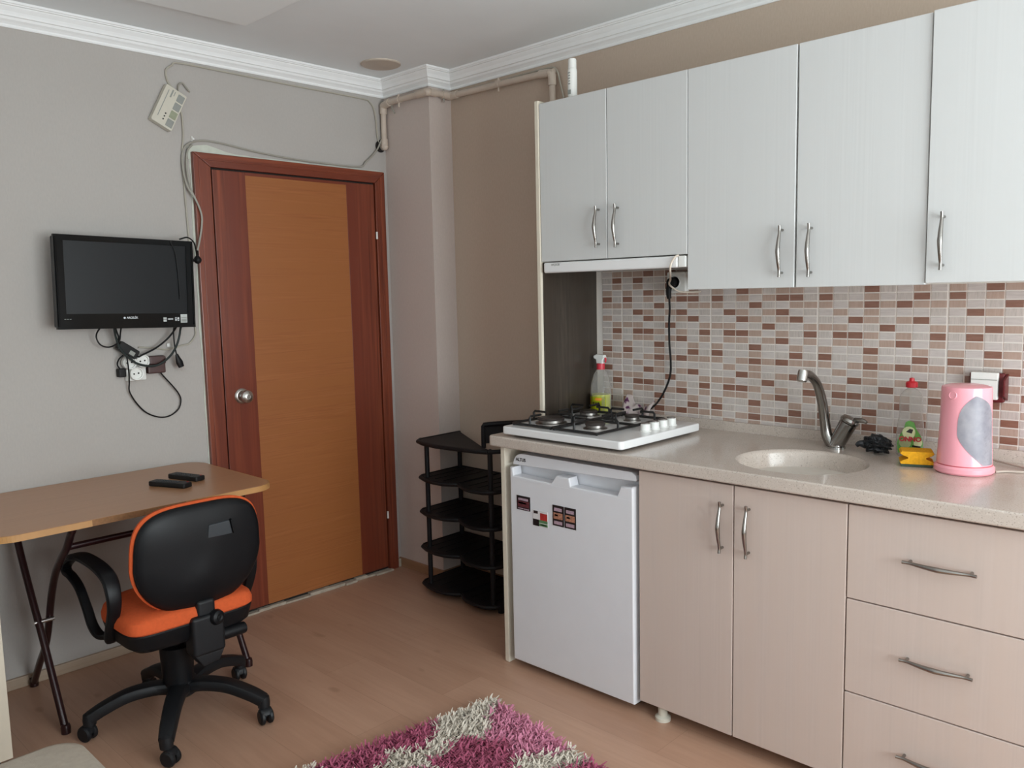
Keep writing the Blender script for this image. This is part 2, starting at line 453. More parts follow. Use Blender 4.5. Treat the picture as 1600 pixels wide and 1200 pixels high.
# cornice: stepped profile carried round the room
prof = [(0, 0), (.006, .0), (.009, .006), (.009, .011), (.016, .018), (.024, .024), (.028, .032), (.034, .034), (.036, .040), (.040, .048), (.050, .060), (.052, .064), (.058, .065), (.060, .069), (.064, .070), (.066, .0778)]
bm = B(); rings = []
for d, z in prof:
    zz = HB+z
    rings.append([bm.verts.new(Vector(c)) for c in ((XL+d, -d, zz), (CX-d, -d, zz), (CX-d, CD-d, zz), (-d, CD-d, zz), (-d, YF+d, zz), (XL+d, YF+d, zz))])
for a, b_ in zip(rings, rings[1:]):
    for k in range(6): bm.faces.new((a[k], a[(k+1) % 6], b_[(k+1) % 6], b_[k]))
struct('trim_1', bm, M['cornice'], smooth=False)
# skirtings
bm = B(); box(bm, XL, -1.172, -.014, 0, 0, .042, .003); struct('baseboard_back', bm, M['skirt_pale'])
bm = B(); box(bm, CX-.012, CX, CD-.012, -.0, 0, .05, .003); box(bm, CX-.012, 0, CD-.012, CD, 0, .05, .003); struct('baseboard_column', bm, M['skirt'])
bm = B(); box(bm, -.012, 0, -1.2, CD-.012, 0, .05, .003); box(bm, -.012, 0, YF, -3.06, 0, .05, .003); struct('baseboard_right', bm, M['skirt'])
bm = B(); box(bm, XL, XL+.012, YF, 0, 0, .045, .003); struct('baseboard_left', bm, M['skirt'])

# door
dr = bpy.data.objects.new('door_1', None); C.objects.link(dr); dr.location = (-.67, 0, 0); dr['kind'] = 'structure'
FL, FR, FT = -1.171, -.1715, 2.056
LL, LR, LT = -1.094, -.232, 1.998
def casing(poly, m):
    bm = B(); prism(bm, poly, 0, .022, ((0, 0, 0), (1, 0, 0), (0, 0, 1), (0, -1, 0)), .004); return bm
bm = B()
O = ((0, 0, 0), (1, 0, 0), (0, 0, 1), (0, -1, 0))
for poly, x0 in (([(FL, 0), (LL, 0), (LL, LT), (FL, FT)], FL+.022), ([(LR, 0), (FR, 0), (FR, FT), (LR, LT)], FR-.030)):
    bm = B(); prism(bm, poly, 0, .022, O, .004); box(bm, x0, x0+.008, -.0245, -.02, .01, FT-.03, .001); obj('door_jamb', bm, M['door_red'], dr)
bm = B(); prism(bm, [(LL, LT), (LR, LT), (FR, FT), (FL, FT)], 0, .022, O, .004); box(bm, FL+.03, FR-.03, -.0245, -.02, FT-.03, FT-.022, .001); obj('door_frame_head', bm, M['door_redh'], dr)
bm = B(); box(bm, LL-.002, LR+.002, -.004, .0, .0, LT+.002); obj('door_gap', bm, M['dark'], dr, smooth=False)
PL, PR = -.934, -.402
bm = B(); box(bm, LL+.007, PL, -.016, -.004, .022, LT-.008, .0015); obj('door_stile', bm, M['door_red'], dr)
bm = B(); box(bm, PR, LR-.006, -.016, -.004, .022, LT-.008, .0015); obj('door_stile', bm, M['door_red'], dr)
bm = B(); box(bm, PL, PR, -.014, -.004, .022, LT-.021); obj('door_panel', bm, M['door_oak'], dr, smooth=False)
bm = B(); box(bm, PL, PR, -.016, -.004, LT-.021, LT-.008); obj('door_top_rail', bm, M['door_redh'], dr, smooth=False)
kb = B(); lathe(kb, [(0, 0), (.034, 0), (.034, .004), (.029, .009), (.024, .011)], (-1.01, -.016, 1.008), (0, -1, 0)); kr = obj('knob_rosette', kb, M['steel'], dr)
kb = B(); lathe(kb, [(.012, .008), (.012, .026), (.022, .034), (.028, .045), (.027, .056), (.018, .064), (.010, .065), (.008, .062), (0, .062)], (-1.01, -.016, 1.008), (0, -1, 0)); obj('door_knob', kb, M['steel'], dr)
for z in (1.74, .30):
    bm = B(); rod(bm, (LR-.001, -.022, z-.018), (LR-.001, -.022, z+.018), .005); obj('hinge', bm, M['white_plastic'], dr)
# broken plaster strip under the door, white filler round the frame
bm = B()
xs = [-1.10, -.99, -.93, -.85, -.72, -.60, -.52, -.45, -.38, -.33, -.22]
for a, b_ in zip(xs, xs[1:]):
    d0 = random.uniform(.026, .045); h = random.uniform(.008, .018)
    prism(bm, [(a, -d0*random.uniform(.8, 1.1)), (b_, -d0), (b_, 0), (a, 0)], 0, h, XY, .002)
struct('trim_2', bm, M['plaster'])
bm = B()
pts = []
for i in range(25):
    x = FL-.012+(FR-FL+.02)*i/24; pts.append((x, FT+random.uniform(.004, .010)+(.028*math.exp(-((x+1.10)/.09)**2))))
poly = [(FL-.012, FT-.03)] + pts + [(FR+.006, FT-.03)]
prism(bm, poly, 0, .004, O)
pts = []
for i in range(30):
    z = .05+(FT-.05)*i/29; pts.append((FR+.006+random.uniform(0, .006), z))
prism(bm, [(FR-.01, .05)] + pts + [(FR-.01, FT)], 0, .004, O)
pts = [(FL-random.uniform(.003, .011), FT*i/39) for i in range(40)]
prism(bm, [(FL+.01, 0)] + pts[::1] + [(FL+.01, FT)], 0, .003, O)
struct('trim_3', bm, M['filler'], smooth=False)
bm = B(); box(bm, -.1715-.05, -.1415-.012, -.02, 0, 0, .045, .004); struct('trim_4', bm, M['plaster'])

# tiled splashback: printed mosaic sheets, eight by eight
SH = ['VHDMVMDH', 'MMHVDVHM', 'VDDMHMVD', 'HMMVMDHM', 'MHVDVHMH', 'DVHMHVDV', 'MHMDMDMM', 'HMHMHHHV']
SR = [r[::-1] for r in SH[::-1]]
edges_y = [-1.370+.4145, -1.370, -1.785, -2.2025, -2.6165, -3.031]
rot = {(0, 'C'): 1, (0, 'B'): 1, (1, 'C'): 1, (2, 'C'): 1, (4, 'C'): 1, (4, 'B'): 1}
zrow = {'A': (.924, 1.130), 'B': (1.130, 1.336), 'C': (1.336, 1.542)}
bm = B(); box(bm, -.006, 0, -3.03, -1.216, .90, 1.56, mi=4)
for i in range(5):
    ya, yb = edges_y[i], edges_y[i+1]; cw = (ya-yb)/8
    for L, (z0, z1) in zrow.items():
        S = SR if rot.get((i, L)) else SH; ch = (z1-z0)/8
        for r in range(8):
            for c in range(8):
                y1 = ya-c*cw; y0 = y1-cw
                if y1 > -1.216: continue
                gl = .0040 if c == 0 else .0024; gr = .0040 if c == 7 else .0024
                zt = z1-r*ch; zb = zt-ch
                if L == 'A' and r == 7: zb = .925
                k = 'DMVH'.index(S[r][c])
                box(bm, -.0082, -.004, y0+gr, y1-gl, zb+.0020, zt-.0020, mi=k)
ts = struct('wall_tiles', bm, [M['tile_dark'], M['tile_mid'], M['tile_vert'], M['tile_hor'], M['grout']], smooth=False)
bm = B(); box(bm, -.02, -.0, -1.2215, -1.2155, .93, 1.54, .002); struct('trim_5', bm, M['cream_plastic'])

# ---------------------------------------------------------------- kitchen units
def bow_handle(parent, a, b, out=(-1, 0, 0), drop=.028, m=None):
    a, b = Vector(a), Vector(b); o = Vector(out); d = b-a
    bm = B()
    pts = [a+o*.022-d*.02, a+o*.021+d*.10, a+o*(drop)+d*.3, a+o*(drop+.004)+d*.5, a+o*(drop)+d*.7, a+o*.021+d*.90, a+o*.022+d*1.02]
    tube(bm, pts, [.0045, .0042, .0058, .0072, .0058, .0042, .0045], 6, 12)
    for q in (a+d*.07, a+d*.93): rod(bm, q+o*-.001, q+o*.020, .0042)
    return obj('handle', bm, m or M['nickel'], parent)

def rdoor(parent, x, y0, y1, z0, z1, m, t=.018, name='door'):
    bm = B(); box(bm, x, x+t, y0, y1, z0, z1, .0015, 1); return obj(name, bm, m, parent)

XU, ZT = -.357, 2.160
g_up = 'white wall cabinets in a row above the worktop'
# hood cabinet
t = thing('wall_cabinet', 'white two-door wall cabinet directly above the slim cooker hood', 'cabinet', (-.17, -1.568, 1.556), g_up)
bm = B(); box(bm, XU+.019, -.001, -1.898, -1.2365, 1.556, ZT-.004); obj('cabinet_body', bm, M['carcass'], t, smooth=False)
d = rdoor(t, XU, -1.5602, -1.2375, 1.5565, ZT, M['door_white']); bow_handle(d, (XU, -1.524, 1.745), (XU, -1.524, 1.600))
d = rdoor(t, XU, -1.8972, -1.5628, 1.5565, ZT, M['door_white']); bow_handle(d, (XU, -1.611, 1.745), (XU, -1.611, 1.596))
# tall pair
t = thing('wall_cabinet', 'taller white two-door wall cabinet over the sink and tap', 'cabinet', (-.17, -2.277, 1.436), g_up)
bm = B(); box(bm, XU+.019, -.001, -2.6545, -1.899, 1.437, ZT-.004); obj('cabinet_body', bm, M['carcass'], t, smooth=False)
d = rdoor(t, XU, -2.2765, -1.8995, 1.4365, ZT, M['door_white']); bow_handle(d, (XU, -2.2375, 1.624), (XU, -2.2375, 1.472))
d = rdoor(t, XU, -2.6545, -2.2825, 1.4365, ZT, M['door_white']); bow_handle(d, (XU, -2.3305, 1.624), (XU, -2.3305, 1.470))
# right-hand single
t = thing('wall_cabinet', 'white wall cabinet above the pink kettle, its door standing slightly proud', 'cabinet', (-.17, -2.846, 1.436), g_up)
bm = B(); box(bm, XU+.019, -.001, -3.036, -2.6555, 1.437, ZT-.004); obj('cabinet_body', bm, M['carcass'], t, smooth=False)
d = rdoor(t, XU-.008, -3.036, -2.6585, 1.4405, ZT+.002, M['door_white']); bow_handle(d, (XU-.008, -2.702, 1.628), (XU-.008, -2.702, 1.478))
# end panel from worktop to cabinet top, lined with dark wood foil behind the hob
t = thing('end_panel', 'tall cream-edged end panel standing on worktop beside hob and wall cabinet', 'panel', (-.18, -1.227, .9))
bm = B(); box(bm, XU-.004, -.001, -1.2355, -1.2165, .9005, 2.172, .003); obj('panel_board', bm, M['edge'], t)
bm = B(); box(bm, XU+.008, -.012, -1.240, -1.2356, .9405, 1.553); obj('splash_lining', bm, M['splash'], t, smooth=False)['label'] = 'dark streaked wood lining behind the hob'
# hood
t = thing('cooker_hood', 'slim white pull-out cooker hood under the wall cabinet', 'cooker hood', (-.18, -1.57, 1.512))
bm = B(); box(bm, XU+.02, -.02, -1.888, -1.246, 1.522, 1.5545, .003); obj('hood_body', bm, M['carcass'], t)
bm = B(); box(bm, XU-.006, XU+.03, -1.862, -1.252, 1.512, 1.5525, .007, 3); obj('front_flap', bm, M['enamel'], t)
bm = B(); box(bm, XU-.004, XU+.03, -1.893, -1.8635, 1.513, 1.552, .004); obj('end_cap', bm, M['white_plastic'], t)
bm = B(); box(bm, XU+.05, -.05, -1.85, -1.28, 1.5185, 1.5225); obj('grease_filter', bm, M['grey_pad'], t)
text('badge_lettering', 'ARÇELİK', .011, (XU-.0065, -1.315, 1.543), KR, KU, M['grey_pad'], t)
# worktop
XF, ZC, ZD = -.63, .90, .859
SX, SY, SRAD = -.372, -2.315, .192
def worktop():
    bm = B()
    out = rrect(XF, 0, -3.055, -1.1867, .02, 4)
    prism(bm, out, ZD, ZC, XY, .007, 3)
    bmesh.ops.recalc_face_normals(bm, faces=bm.faces)
    for sgn in (1, -1):
        f = max((f for f in bm.faces if f.normal.z*sgn > .99), key=lambda f: f.calc_area())
        for e in list(f.edges):
            a, b_ = e.verts
            if (a.co.y-SY)*(b_.co.y-SY) < 0: bmesh.utils.edge_split(e, a, (SY-a.co.y)/(b_.co.y-a.co.y))
        loop = [l.vert for l in f.loops]; z = loop[0].co.z
        cut = [k for k, v in enumerate(loop) if abs(v.co.y-SY) < 1e-5]
        bm.faces.remove(f)
        N = 64; hole = [bm.verts.new((SX+SRAD*math.cos(2*PI*k/N), SY+SRAD*1.03*math.sin(2*PI*k/N), z)) for k in range(N)]   # k=0 at the wall side, N/2 at the front
        n = len(loop)
        def arc(i, j):
            r = [loop[i]]
            while i != j: i = (i+1) % n; r.append(loop[i])
            return r
        for i, j in ((cut[0], cut[1]), (cut[1], cut[0])):
            o = arc(i, j)
            up = sum(v.co.y for v in o)/len(o) > SY; endwall = o[-1].co.x > SX
            h = hole[:N//2+1] if up else hole[N//2:]+hole[:1]
            if (h[0].co.x > SX) != endwall: h = h[::-1]
            bm.faces.new(o+h)
    return bm
ct = thing('worktop', 'cream speckled stone kitchen worktop with a round sink moulded in', 'worktop', (-.315, -2.12, ZC))
obj('counter_slab', worktop(), M['stone'], ct, angle=30)
bm = B(); lathe(bm, [(SRAD+.001, -.0005), (SRAD-.006, -.004), (SRAD-.011, -.012), (SRAD-.016, -.04), (SRAD-.03, -.085), (SRAD-.06, -.118), (SRAD-.11, -.132), (.03, -.135), (.024, -.138), (.024, -.146), (0, -.146)], (SX, SY, ZC), seg=64, sy=1.03, caps=False)
obj('sink_basin', bm, M['stone'], ct, angle=60)
bm = B(); lathe(bm, [(.026, -.0), (.026, .003), (.020, .004), (.019, .001), (0, .001)], (SX, SY, ZC-.136)); obj('drain', bm, M['chrome'], ct)
bm = B(); box(bm, -.020, -.0005, -3.055, -1.2425, ZC-.001, .937, .003); obj('upstand', bm, M['stone'], ct)
# lower end panel
bm = B(); box(bm, -.602, -.001, -1.250, -1.228, 0, ZD, .003)
solo('base_end_panel', bm, M['edge'], 'cream base end panel on the floor between shoe rack and fridge', 'panel')
# sink base unit
XD = -.60
t = thing('base_cabinet', 'beige two-door base cabinet on short legs under the sink', 'cabinet', (-.3, -2.21, 0), 'beige base units under the worktop')
bm = B(); box(bm, XD+.019, -.03, -2.553, -1.866, .055, .845); obj('cabinet_body', bm, M['carcass'], t, smooth=False)
d = rdoor(t, XD, -2.2095, -1.8665, .053, .848, M['door_beige']); bow_handle(d, (XD, -2.1755, .794), (XD, -2.1755, .640))
d = rdoor(t, XD, -2.5525, -2.2130, .053, .848, M['door_beige']); bow_handle(d, (XD, -2.2630, .795), (XD, -2.2630, .641))
def leg(parent, x, y):
    bm = B(); lathe(bm, [(0, 0), (.026, 0), (.026, .012), (.020, .016), (.016, .018), (.016, .056), (0, .056)], (x, y, 0)); obj('leg', bm, M['cream_plastic'], parent)
for x, y in ((-.572, -1.940), (-.572, -2.48), (-.08, -1.935), (-.08, -2.48)): leg(t, x, y)
# drawer unit
t = thing('drawer_unit', 'beige base unit with three wide drawers under the kettle', 'drawer unit', (-.3, -2.793, 0), 'beige base units under the worktop')
bm = B(); box(bm, XD+.019, -.03, -3.034, -2.555, .055, .845); obj('cabinet_body', bm, M['carcass'], t, smooth=False)
for z0, z1, hz in ((.5865, .848, .724), (.3185, .5830, .459), (.053, .3150, .190)):
    d = rdoor(t, XD, -3.034, -2.5560, z0, z1, M['door_beige'], name='drawer'); bow_handle(d, (XD, -2.708, hz), (XD, -2.876, hz))
for x, y in ((-.572, -2.62), (-.572, -2.97), (-.08, -2.62), (-.08, -2.97)): leg(t, x, y)

# fridge
FY0, FY1, FXF = -1.852, -1.283, -.612
t = thing('fridge', 'small white under-counter fridge with stickers on its door', 'fridge', (-.32, -1.567, 0))
bm = B(); box(bm, -.555, -.05, FY0, FY1, .028, .812, .008); obj('fridge_body', bm, M['fridge'], t)
bm = B()
# rounded top cover: front profile in y,z with a big radius at the left corner
pr = [(FY0+.004, .806), (FY0, .812), (FY0+.004, .826)] + [(FY0+.02, .837)] + [(-1.330+.047*math.sin(a), .792+.046*math.cos(a)) for a in [PI/2*k/8 for k in range(9)]]
prism(bm, pr, 0, .52, ((-.592, 0, 0), (0, 1, 0), (0, 0, 1), (1, 0, 0)), .004)
obj('top_cover', bm, M['fridge'], t)
# door with two scooped grips along its top edge
bm = B()
zT, zS = .786, .752
dp = [(FY1-.002, .03), (FY1-.002, zT), (-1.300, zT), (-1.304, zS+.004), (-1.490, zS), (-1.515, zT-.003), (-1.575, zT-.003), (-1.582, zS+.002), (-1.785, zS), (-1.80, zT), (FY0+.006, zT+.004), (FY0+.002, zT), (FY0+.002, .034)]
prism(bm, dp, 0, .05, ((FXF, 0, 0), (0, 1, 0), (0, 0, 1), (1, 0, 0)), .006, 3)
fd = obj('door', bm, M['fridge'], t)
for a, b_ in ((-1.302, -1.515), (-1.580, -1.80)):
    bm = B(); prism(bm, [(a, zS-.002), (a, zT+.002), (b_, zT+.002), (b_, zS-.002)], 0, .004, ((FXF+.030, 0, 0), (0, 1, 0), (.35, 0, .94), (1, 0, 0))); obj('grip_recess', bm, M['fridge_grey'], fd)
bm = B(); box(bm, FXF-.0006, FXF+.01, FY0+.012, FY1-.012, .742, .745); obj('door_crease', bm, M['fridge'], fd)
for y in (-1.33, -1.80):
    bm = B(); lathe(bm, [(0, 0), (.017, 0), (.017, .012), (.010, .014), (.010, .032), (0, .032)], (-.53, y, 0)); obj('foot', bm, M['black_plastic'], t)
text('badge_lettering', 'ALTUS', .017, (-.5925, -1.325, .8145), KR, KU, M['st_dark'], t, bold=.0004)
def sticker(y0, y1, z0, z1, base, bands, tilt=0):
    bm = B(); box(bm, FXF-.0022, FXF-.0002, y1, y0, z0, z1, .0006, 1)
    s = obj('sticker', bm, base, fd)
    H, W = z1-z0, y0-y1
    for u0, u1, v0, v1, m in bands:
        bm = B(); box(bm, FXF-.0028, FXF-.0018, y0-u1*W, y0-u0*W, z0+v0*H, z0+v1*H); obj('sticker_print', bm, m, s, smooth=False)
    return s
sticker(-1.320, -1.388, .630, .684, M['st_dark'], [(.14, .86, .68, .84, M['st_pink']), (.10, .94, .22, .64, M['st_maroon']), (.14, .7, .44, .56, M['st_pink']), (.1, .5, .08, .14, M['st_pink']), (.55, .92, .06, .14, M['st_pink'])])
sticker(-1.402, -1.474, .583, .642, M['st_white'], [(.0, .42, .0, .42, M['st_dark']), (.06, .34, .78, .96, M['st_dark']), (.5, .98, .42, .86, M['st_red']), (.42, 1., .24, .42, M['st_green']), (.42, 1., .04, .2, M['st_green']), (.52, .92, .10, .16, M['st_white'])])
for y in (-1.498, -1.554):
    sticker(y, y-.053, .600, .676, M['st_dark'], [(.16, .84, .72, .88, M['st_pink']), (.10, .90, .34, .64, M['st_orange']), (.14, .86, .08, .24, M['st_pink']), (.2, .5, .48, .56, M['st_dark'])])

# hob
HX0, HX1, HY0, HY1, HZ = -.612, -.114, -1.806, -1.246, .938
t = thing('gas_hob', 'white four-burner gas hob sitting on left end of worktop', 'hob', (-.35, -1.52, .9))
bm = B(); prism(bm, rrect(HX0, HX1, HY0, HY1, .016, 5), .909, HZ, XY, .005, 3); obj('hob_plate', bm, M['enamel'], t)
bm = B(); box(bm, HX0+.04, HX1-.03, HY0+.03, HY1-.03, .9003, .91); obj('hob_tray', bm, M['black_metal'], t)
def burner(x, y, r):
    bm = B(); lathe(bm, [(0, 0), (r*1.25, 0), (r*1.22, .004), (r, .006), (r*.96, .016), (r*.7, .017), (0, .017)], (x, y, HZ-.001)); b_ = obj('burner', bm, M['burner'], t)
    bm = B(); lathe(bm, [(0, .015), (r*1.02, .015), (r*1.05, .019), (r*.95, .024), (0, .025)], (x, y, HZ-.001)); obj('burner_cap', bm, M['burner_cap'], b_)
BX0, BX1, BYL, BYR = -.445, -.215, -1.352, -1.565
burner(BX0, BYL, .050); burner(BX0, BYR, .036); burner(BX1, BYL, .036); burner(BX1, BYR, .027)
def grate(y0, y1, yc):
    bm = B(); zf = HZ+.007
    x0, x1 = HX0+.045, HX1-.03
    fr = rrect(x0, x1, y0, y1, .008, 2); tube(bm, [(a, b_, zf) for a, b_ in fr], .0052, 1, 8, closed=True)
    xm = (BX0+BX1)/2; rod(bm, (xm, y0, zf), (xm, y1, zf), .005, 8)
    for a, b_ in ((x0+.004, y0+.004), (x0+.004, y1-.004), (x1-.004, y0+.004), (x1-.004, y1-.004)): rod(bm, (a, b_, HZ-.001), (a, b_, zf), .004, 8)
    zt = HZ+.040
    for xc in (BX0, BX1):
        xa, xb = (x0, xm) if xc == BX0 else (xm, x1)
        for p, dx, dy in (((xc, y1), 0, -1), ((xc, y0), 0, 1), ((xa, yc), 1, 0), ((xb, yc), -1, 0)):
            L = .062 if dy else .062
            off = .007 if (dx == -1 and xc == BX0) else (-.007 if (dx == 1 and xc == BX1) else 0)
            px, py = p[0], p[1]+off
            tube(bm, [(px, py, zf), (px, py, zt-.006), (px+dx*.006, py+dy*.006, zt), (px+dx*L, py+dy*L, zt)], .0044, 1, 8)
    return obj('pan_grate', bm, M['black_metal'], t)
grate(-1.455, -1.262, BYL); grate(-1.668, -1.464, BYR)
for x in (-.385, -.330, -.275, -.220):
    bm = B(); lathe(bm, [(0, 0), (.021, 0), (.021, .003), (.018, .005), (.0175, .026), (.015, .029), (0, .029)], (x, -1.745, HZ-.001)); k = obj('hob_knob', bm, M['white_plastic'], t)
    bm = B(); lathe(bm, [(0, .028), (.0160, .028), (.0155, .0315), (0, .032)], (x, -1.745, HZ-.001)); obj('knob_cap', bm, M['knob_top'], k)

# tap
t = thing('kitchen_tap', 'chrome mixer tap with curved swan neck behind the sink', 'tap', (-.105, -2.315, .9))
tx, ty = -.105, -2.315
bm = B(); lathe(bm, [(0, 0), (.030, 0), (.030, .006), (.026, .008), (.026, .012), (0, .012)], (tx, ty, .9)); obj('base_ring', bm, M['chrome'], t)
ax = Vector((.06, -.44, .90)).normalized()
bm = B(); lathe(bm, [(0, .0), (.024, .0), (.026, .02), (.0285, .085), (.028, .09)], (tx, ty+.002, .907), ax); lathe(bm, [(.028, .09), (.020, .098), (0, .099)], (tx, ty+.002, .907), ax); tb = obj('tap_body', bm, M['tap_metal'], t)
q = Vector((tx, ty+.002, .907))+ax*.094
bm = B(); lathe(bm, [(0, 0), (.0305, 0), (.031, .006), (.026, .014), (0, .016)], q, ax)
tube(bm, [q+ax*.008+Vector((0, -.015, 0)), q+ax*.012+Vector((-.006, -.040, -.002)), q+ax*.010+Vector((-.010, -.056, -.005))], [.009, .008, .005], 4, 10); obj('lever', bm, M['tap_metal'], t)
s0 = Vector((tx, ty+.028, .915))
bm = B(); tube(bm, [(tx, ty+.012, .908), (tx-.002, ty+.030, .94), (tx-.006, ty+.036, .98), (tx-.022, ty+.040, 1.05), (tx-.055, ty+.044, 1.115), (tx-.100, ty+.050, 1.150), (tx-.145, ty+.054, 1.158)], [.020, .0185, .017, .016, .015, .0145, .0145], 6, 16); obj('spout', bm, M['tap_metal'], t)
bm = B(); lathe(bm, [(0, -.004), (.0150, -.004), (.0165, .008), (.0165, .030), (.0130, .034), (0, .034)], (tx-.142, ty+.054, 1.166), (-.25, .02, -.97)); obj('aerator', bm, M['chrome'], t)

# ---------------------------------------------------------------- small kitchen things
# spray bottle
bx, by = -.066, -1.300
t = thing('spray_bottle', 'clear spray bottle with yellow-green contents, white head and red collar', 'bottle', (bx, by, .9))
def wrap_patch(bm, bx, by, z0, rx, ry, outline, lift, cuts=4):
    """a thin label piece bent round the -x side of an oval bottle"""
    t_ = bmesh.new(); t_.faces.new([t_.verts.new((a, b_, 0)) for a, b_ in outline])
    bmesh.ops.triangulate(t_, faces=list(t_.faces)); bmesh.ops.subdivide_edges(t_, edges=list(t_.edges), cuts=cuts, use_grid_fill=True)
    for v in t_.verts:
        a, b_ = v.co.x, v.co.y; v.co = Vector((bx-rx*math.sqrt(max(1-(a/ry)**2, .0004))-lift, by-a, z0+b_))
    bmesh.ops.solidify(t_, geom=list(t_.faces), thickness=-.0006); merge(bm, t_)
bm = B(); lathe(bm, [(0, .001), (.039, .001), (.044, .006), (.044, .115), (.041, .15), (.030, .19), (.017, .212), (.016, .222), (0, .222)], (bx, by, .9)); obj('bottle_body', bm, M['clear'], t)
bm = B(); lathe(bm, [(0, .003), (.037, .003), (.041, .008), (.0415, .108), (0, .108)], (bx, by, .9)); obj('liquid', bm, M['liquid_yellow'], t)
bm = B(); wrap_patch(bm, bx, by, .9, .0445, .0445, [(-.034, .020), (.040, .020), (.040, .100), (-.034, .100)], .0004); lb = obj('front_label', bm, M['liquid_yellow'], t)
bm = B(); wrap_patch(bm, bx, by, .9, .0445, .0445, [(-.036, .052), (-.022, .058), (-.026, .096), (-.036, .092)], .0012, 3); obj('label_flash', bm, M['label_orange'], lb)
bm = B(); wrap_patch(bm, bx, by, .9, .0445, .0445, [(.002, .086), (.026, .084), (.032, .094), (.006, .096)], .0012, 3); obj('label_flash', bm, M['label_orange'], lb)
text('label_lettering', 'SAR', .022, (bx-.0450, by-.010, .969), KR, KU, M['label_dark'], lb, bold=.0008)
bm = B(); lathe(bm, [(.0175, .212), (.0175, .236), (.013, .238)], (bx, by, .9)); obj('collar', bm, M['red_collar'], t)
bm = B(); prism(bm, [(.016, .236), (.018, .252), (.030, .258), (.032, .268), (.014, .276), (-.020, .272), (-.024, .262), (-.016, .25), (-.014, .236)], -.011, .011, ((bx, by, .9), (0, 1, 0), (0, 0, 1), (1, 0, 0)), .004, 3); obj('spray_head', bm, M['white_plastic'], t)
bm = B(); tube(bm, [(bx, by-.018, .9+.262), (bx, by-.026, .9+.256), (bx, by-.024, .9+.242)], .004, 4, 8); obj('trigger', bm, M['red_collar'], t)
# crumpled cloth on the upstand behind the hob
bm = B()
gx, gy = 14, 34
vs = {}
for i in range(gx+1):
    for j in range(gy+1):
        u, v = i/gx, j/gy
        y = -1.415-.135*v; x = -.082+.058*u
        arch = math.sin(PI*v)
        edge = .055*math.exp(-((v-.05)/.16)**2)+.035*math.exp(-((v-.95)/.12)**2)
        z = .9395+.016+.022*math.sin(u*PI)*(.6+.4*arch)+edge*(.3+.7*u)+.006*math.sin(v*19+u*5)*math.sin(u*7)
        x -= .008*math.exp(-((v-.1)/.2)**2)*math.sin(u*PI)
        vs[i, j] = bm.verts.new((x-.018*(1-u)*math.sin(v*9), y, z-(.048*(1-u)**2)))
for i in range(gx):
    for j in range(gy): bm.faces.new((vs[i, j], vs[i+1, j], vs[i+1, j+1], vs[i, j+1]))
bmesh.ops.solidify(bm, geom=list(bm.faces), thickness=.004)
o = solo('dish_cloth', bm, M['cloth'], 'crumpled white and purple patterned cloth behind the hob', 'cloth', angle=80)
# washing-up liquid
bx, by = -.095, -2.545
t = thing('dish_soap_bottle', 'clear dish soap bottle with red cap and green label by the sponge', 'bottle', (bx, by, .9))
def oval(prof, bx, by, sx=.62): 
    bm = B(); lathe(bm, prof, (bx, by, .9), sx=sx, sy=1, seg=40); return bm
obj('bottle_body', oval([(0, .001), (.036, .001), (.040, .006), (.041, .06), (.038, .10), (.033, .135), (.034, .165), (.033, .19), (.022, .208), (.012, .214), (.012, .222), (0, .222)], bx, by), M['clear'], t)
bm = B()
lab = [(-.034, .0), (.034, .0), (.037, .03), (.030, .055), (.016, .078), (.010, .098), (-.004, .104), (-.014, .098), (-.018, .078), (-.030, .055), (-.037, .03)]
def on_oval(a): return -.62*math.sqrt(max(.0405**2-a*a, 1e-6))-.0012
bmx = B(); n = 24
def curved_patch(bm, outline, lift):
    t_ = bmesh.new(); f = t_.faces.new([t_.verts.new((a, b_, 0)) for a, b_ in outline])
    bmesh.ops.triangulate(t_, faces=list(t_.faces)); bmesh.ops.subdivide_edges(t_, edges=list(t_.edges), cuts=4, use_grid_fill=True)
    for v in t_.verts: a, b_ = v.co.x, v.co.y; v.co = Vector((bx+on_oval(a)-lift, by-a, .9+.012+b_))
    bmesh.ops.solidify(t_, geom=list(t_.faces), thickness=-.0006); merge(bm, t_)
curved_patch(bm, lab, 0); lb = obj('front_label', bm, M['label_green'], t)
bm = B(); curved_patch(bm, [(.019*math.cos(2*PI*k/16)-.004, .066+.019*math.sin(2*PI*k/16)) for k in range(16)], .0007); curved_patch(bm, [(.017*math.cos(2*PI*k/16)-.014, .032+.015*math.sin(2*PI*k/16)) for k in range(16)], .0007); curved_patch(bm, [(.012*math.cos(2*PI*k/16)+.022, .034+.014*math.sin(2*PI*k/16)) for k in range(16)], .0007); obj('label_roundel', bm, M['label_pale'], lb)
bm = B(); curved_patch(bm, [(-.012, .068), (.004, .064), (.008, .076), (-.002, .078)], .0014); obj('label_mark', bm, M['label_dark'], lb)
bm = B(); curved_patch(bm, [(.006, .022), (.03, .018), (.03, .023), (.006, .027)], .0014); obj('label_mark', bm, M['label_dark'], lb)
bm = B(); curved_patch(bm, [(-.026, .002), (.024, .002), (.024, .010), (-.026, .010)], .0014); obj('label_strip', bm, M['label_white'], lb)
text('label_lettering', 'ONNO', .0195, (bx-.0282, by, .9+.012+.0455), KR, KU, M['label_red'], lb, bold=.0009)
bm = B(); lathe(bm, [(.0135, .217), (.0175, .219), (.0175, .233), (.014, .236), (.008, .238), (.007, .247), (0, .249)], (bx, by, .9)); obj('cap', bm, M['red_cap'], t)
t.rotation_euler.z = math.radians(18)
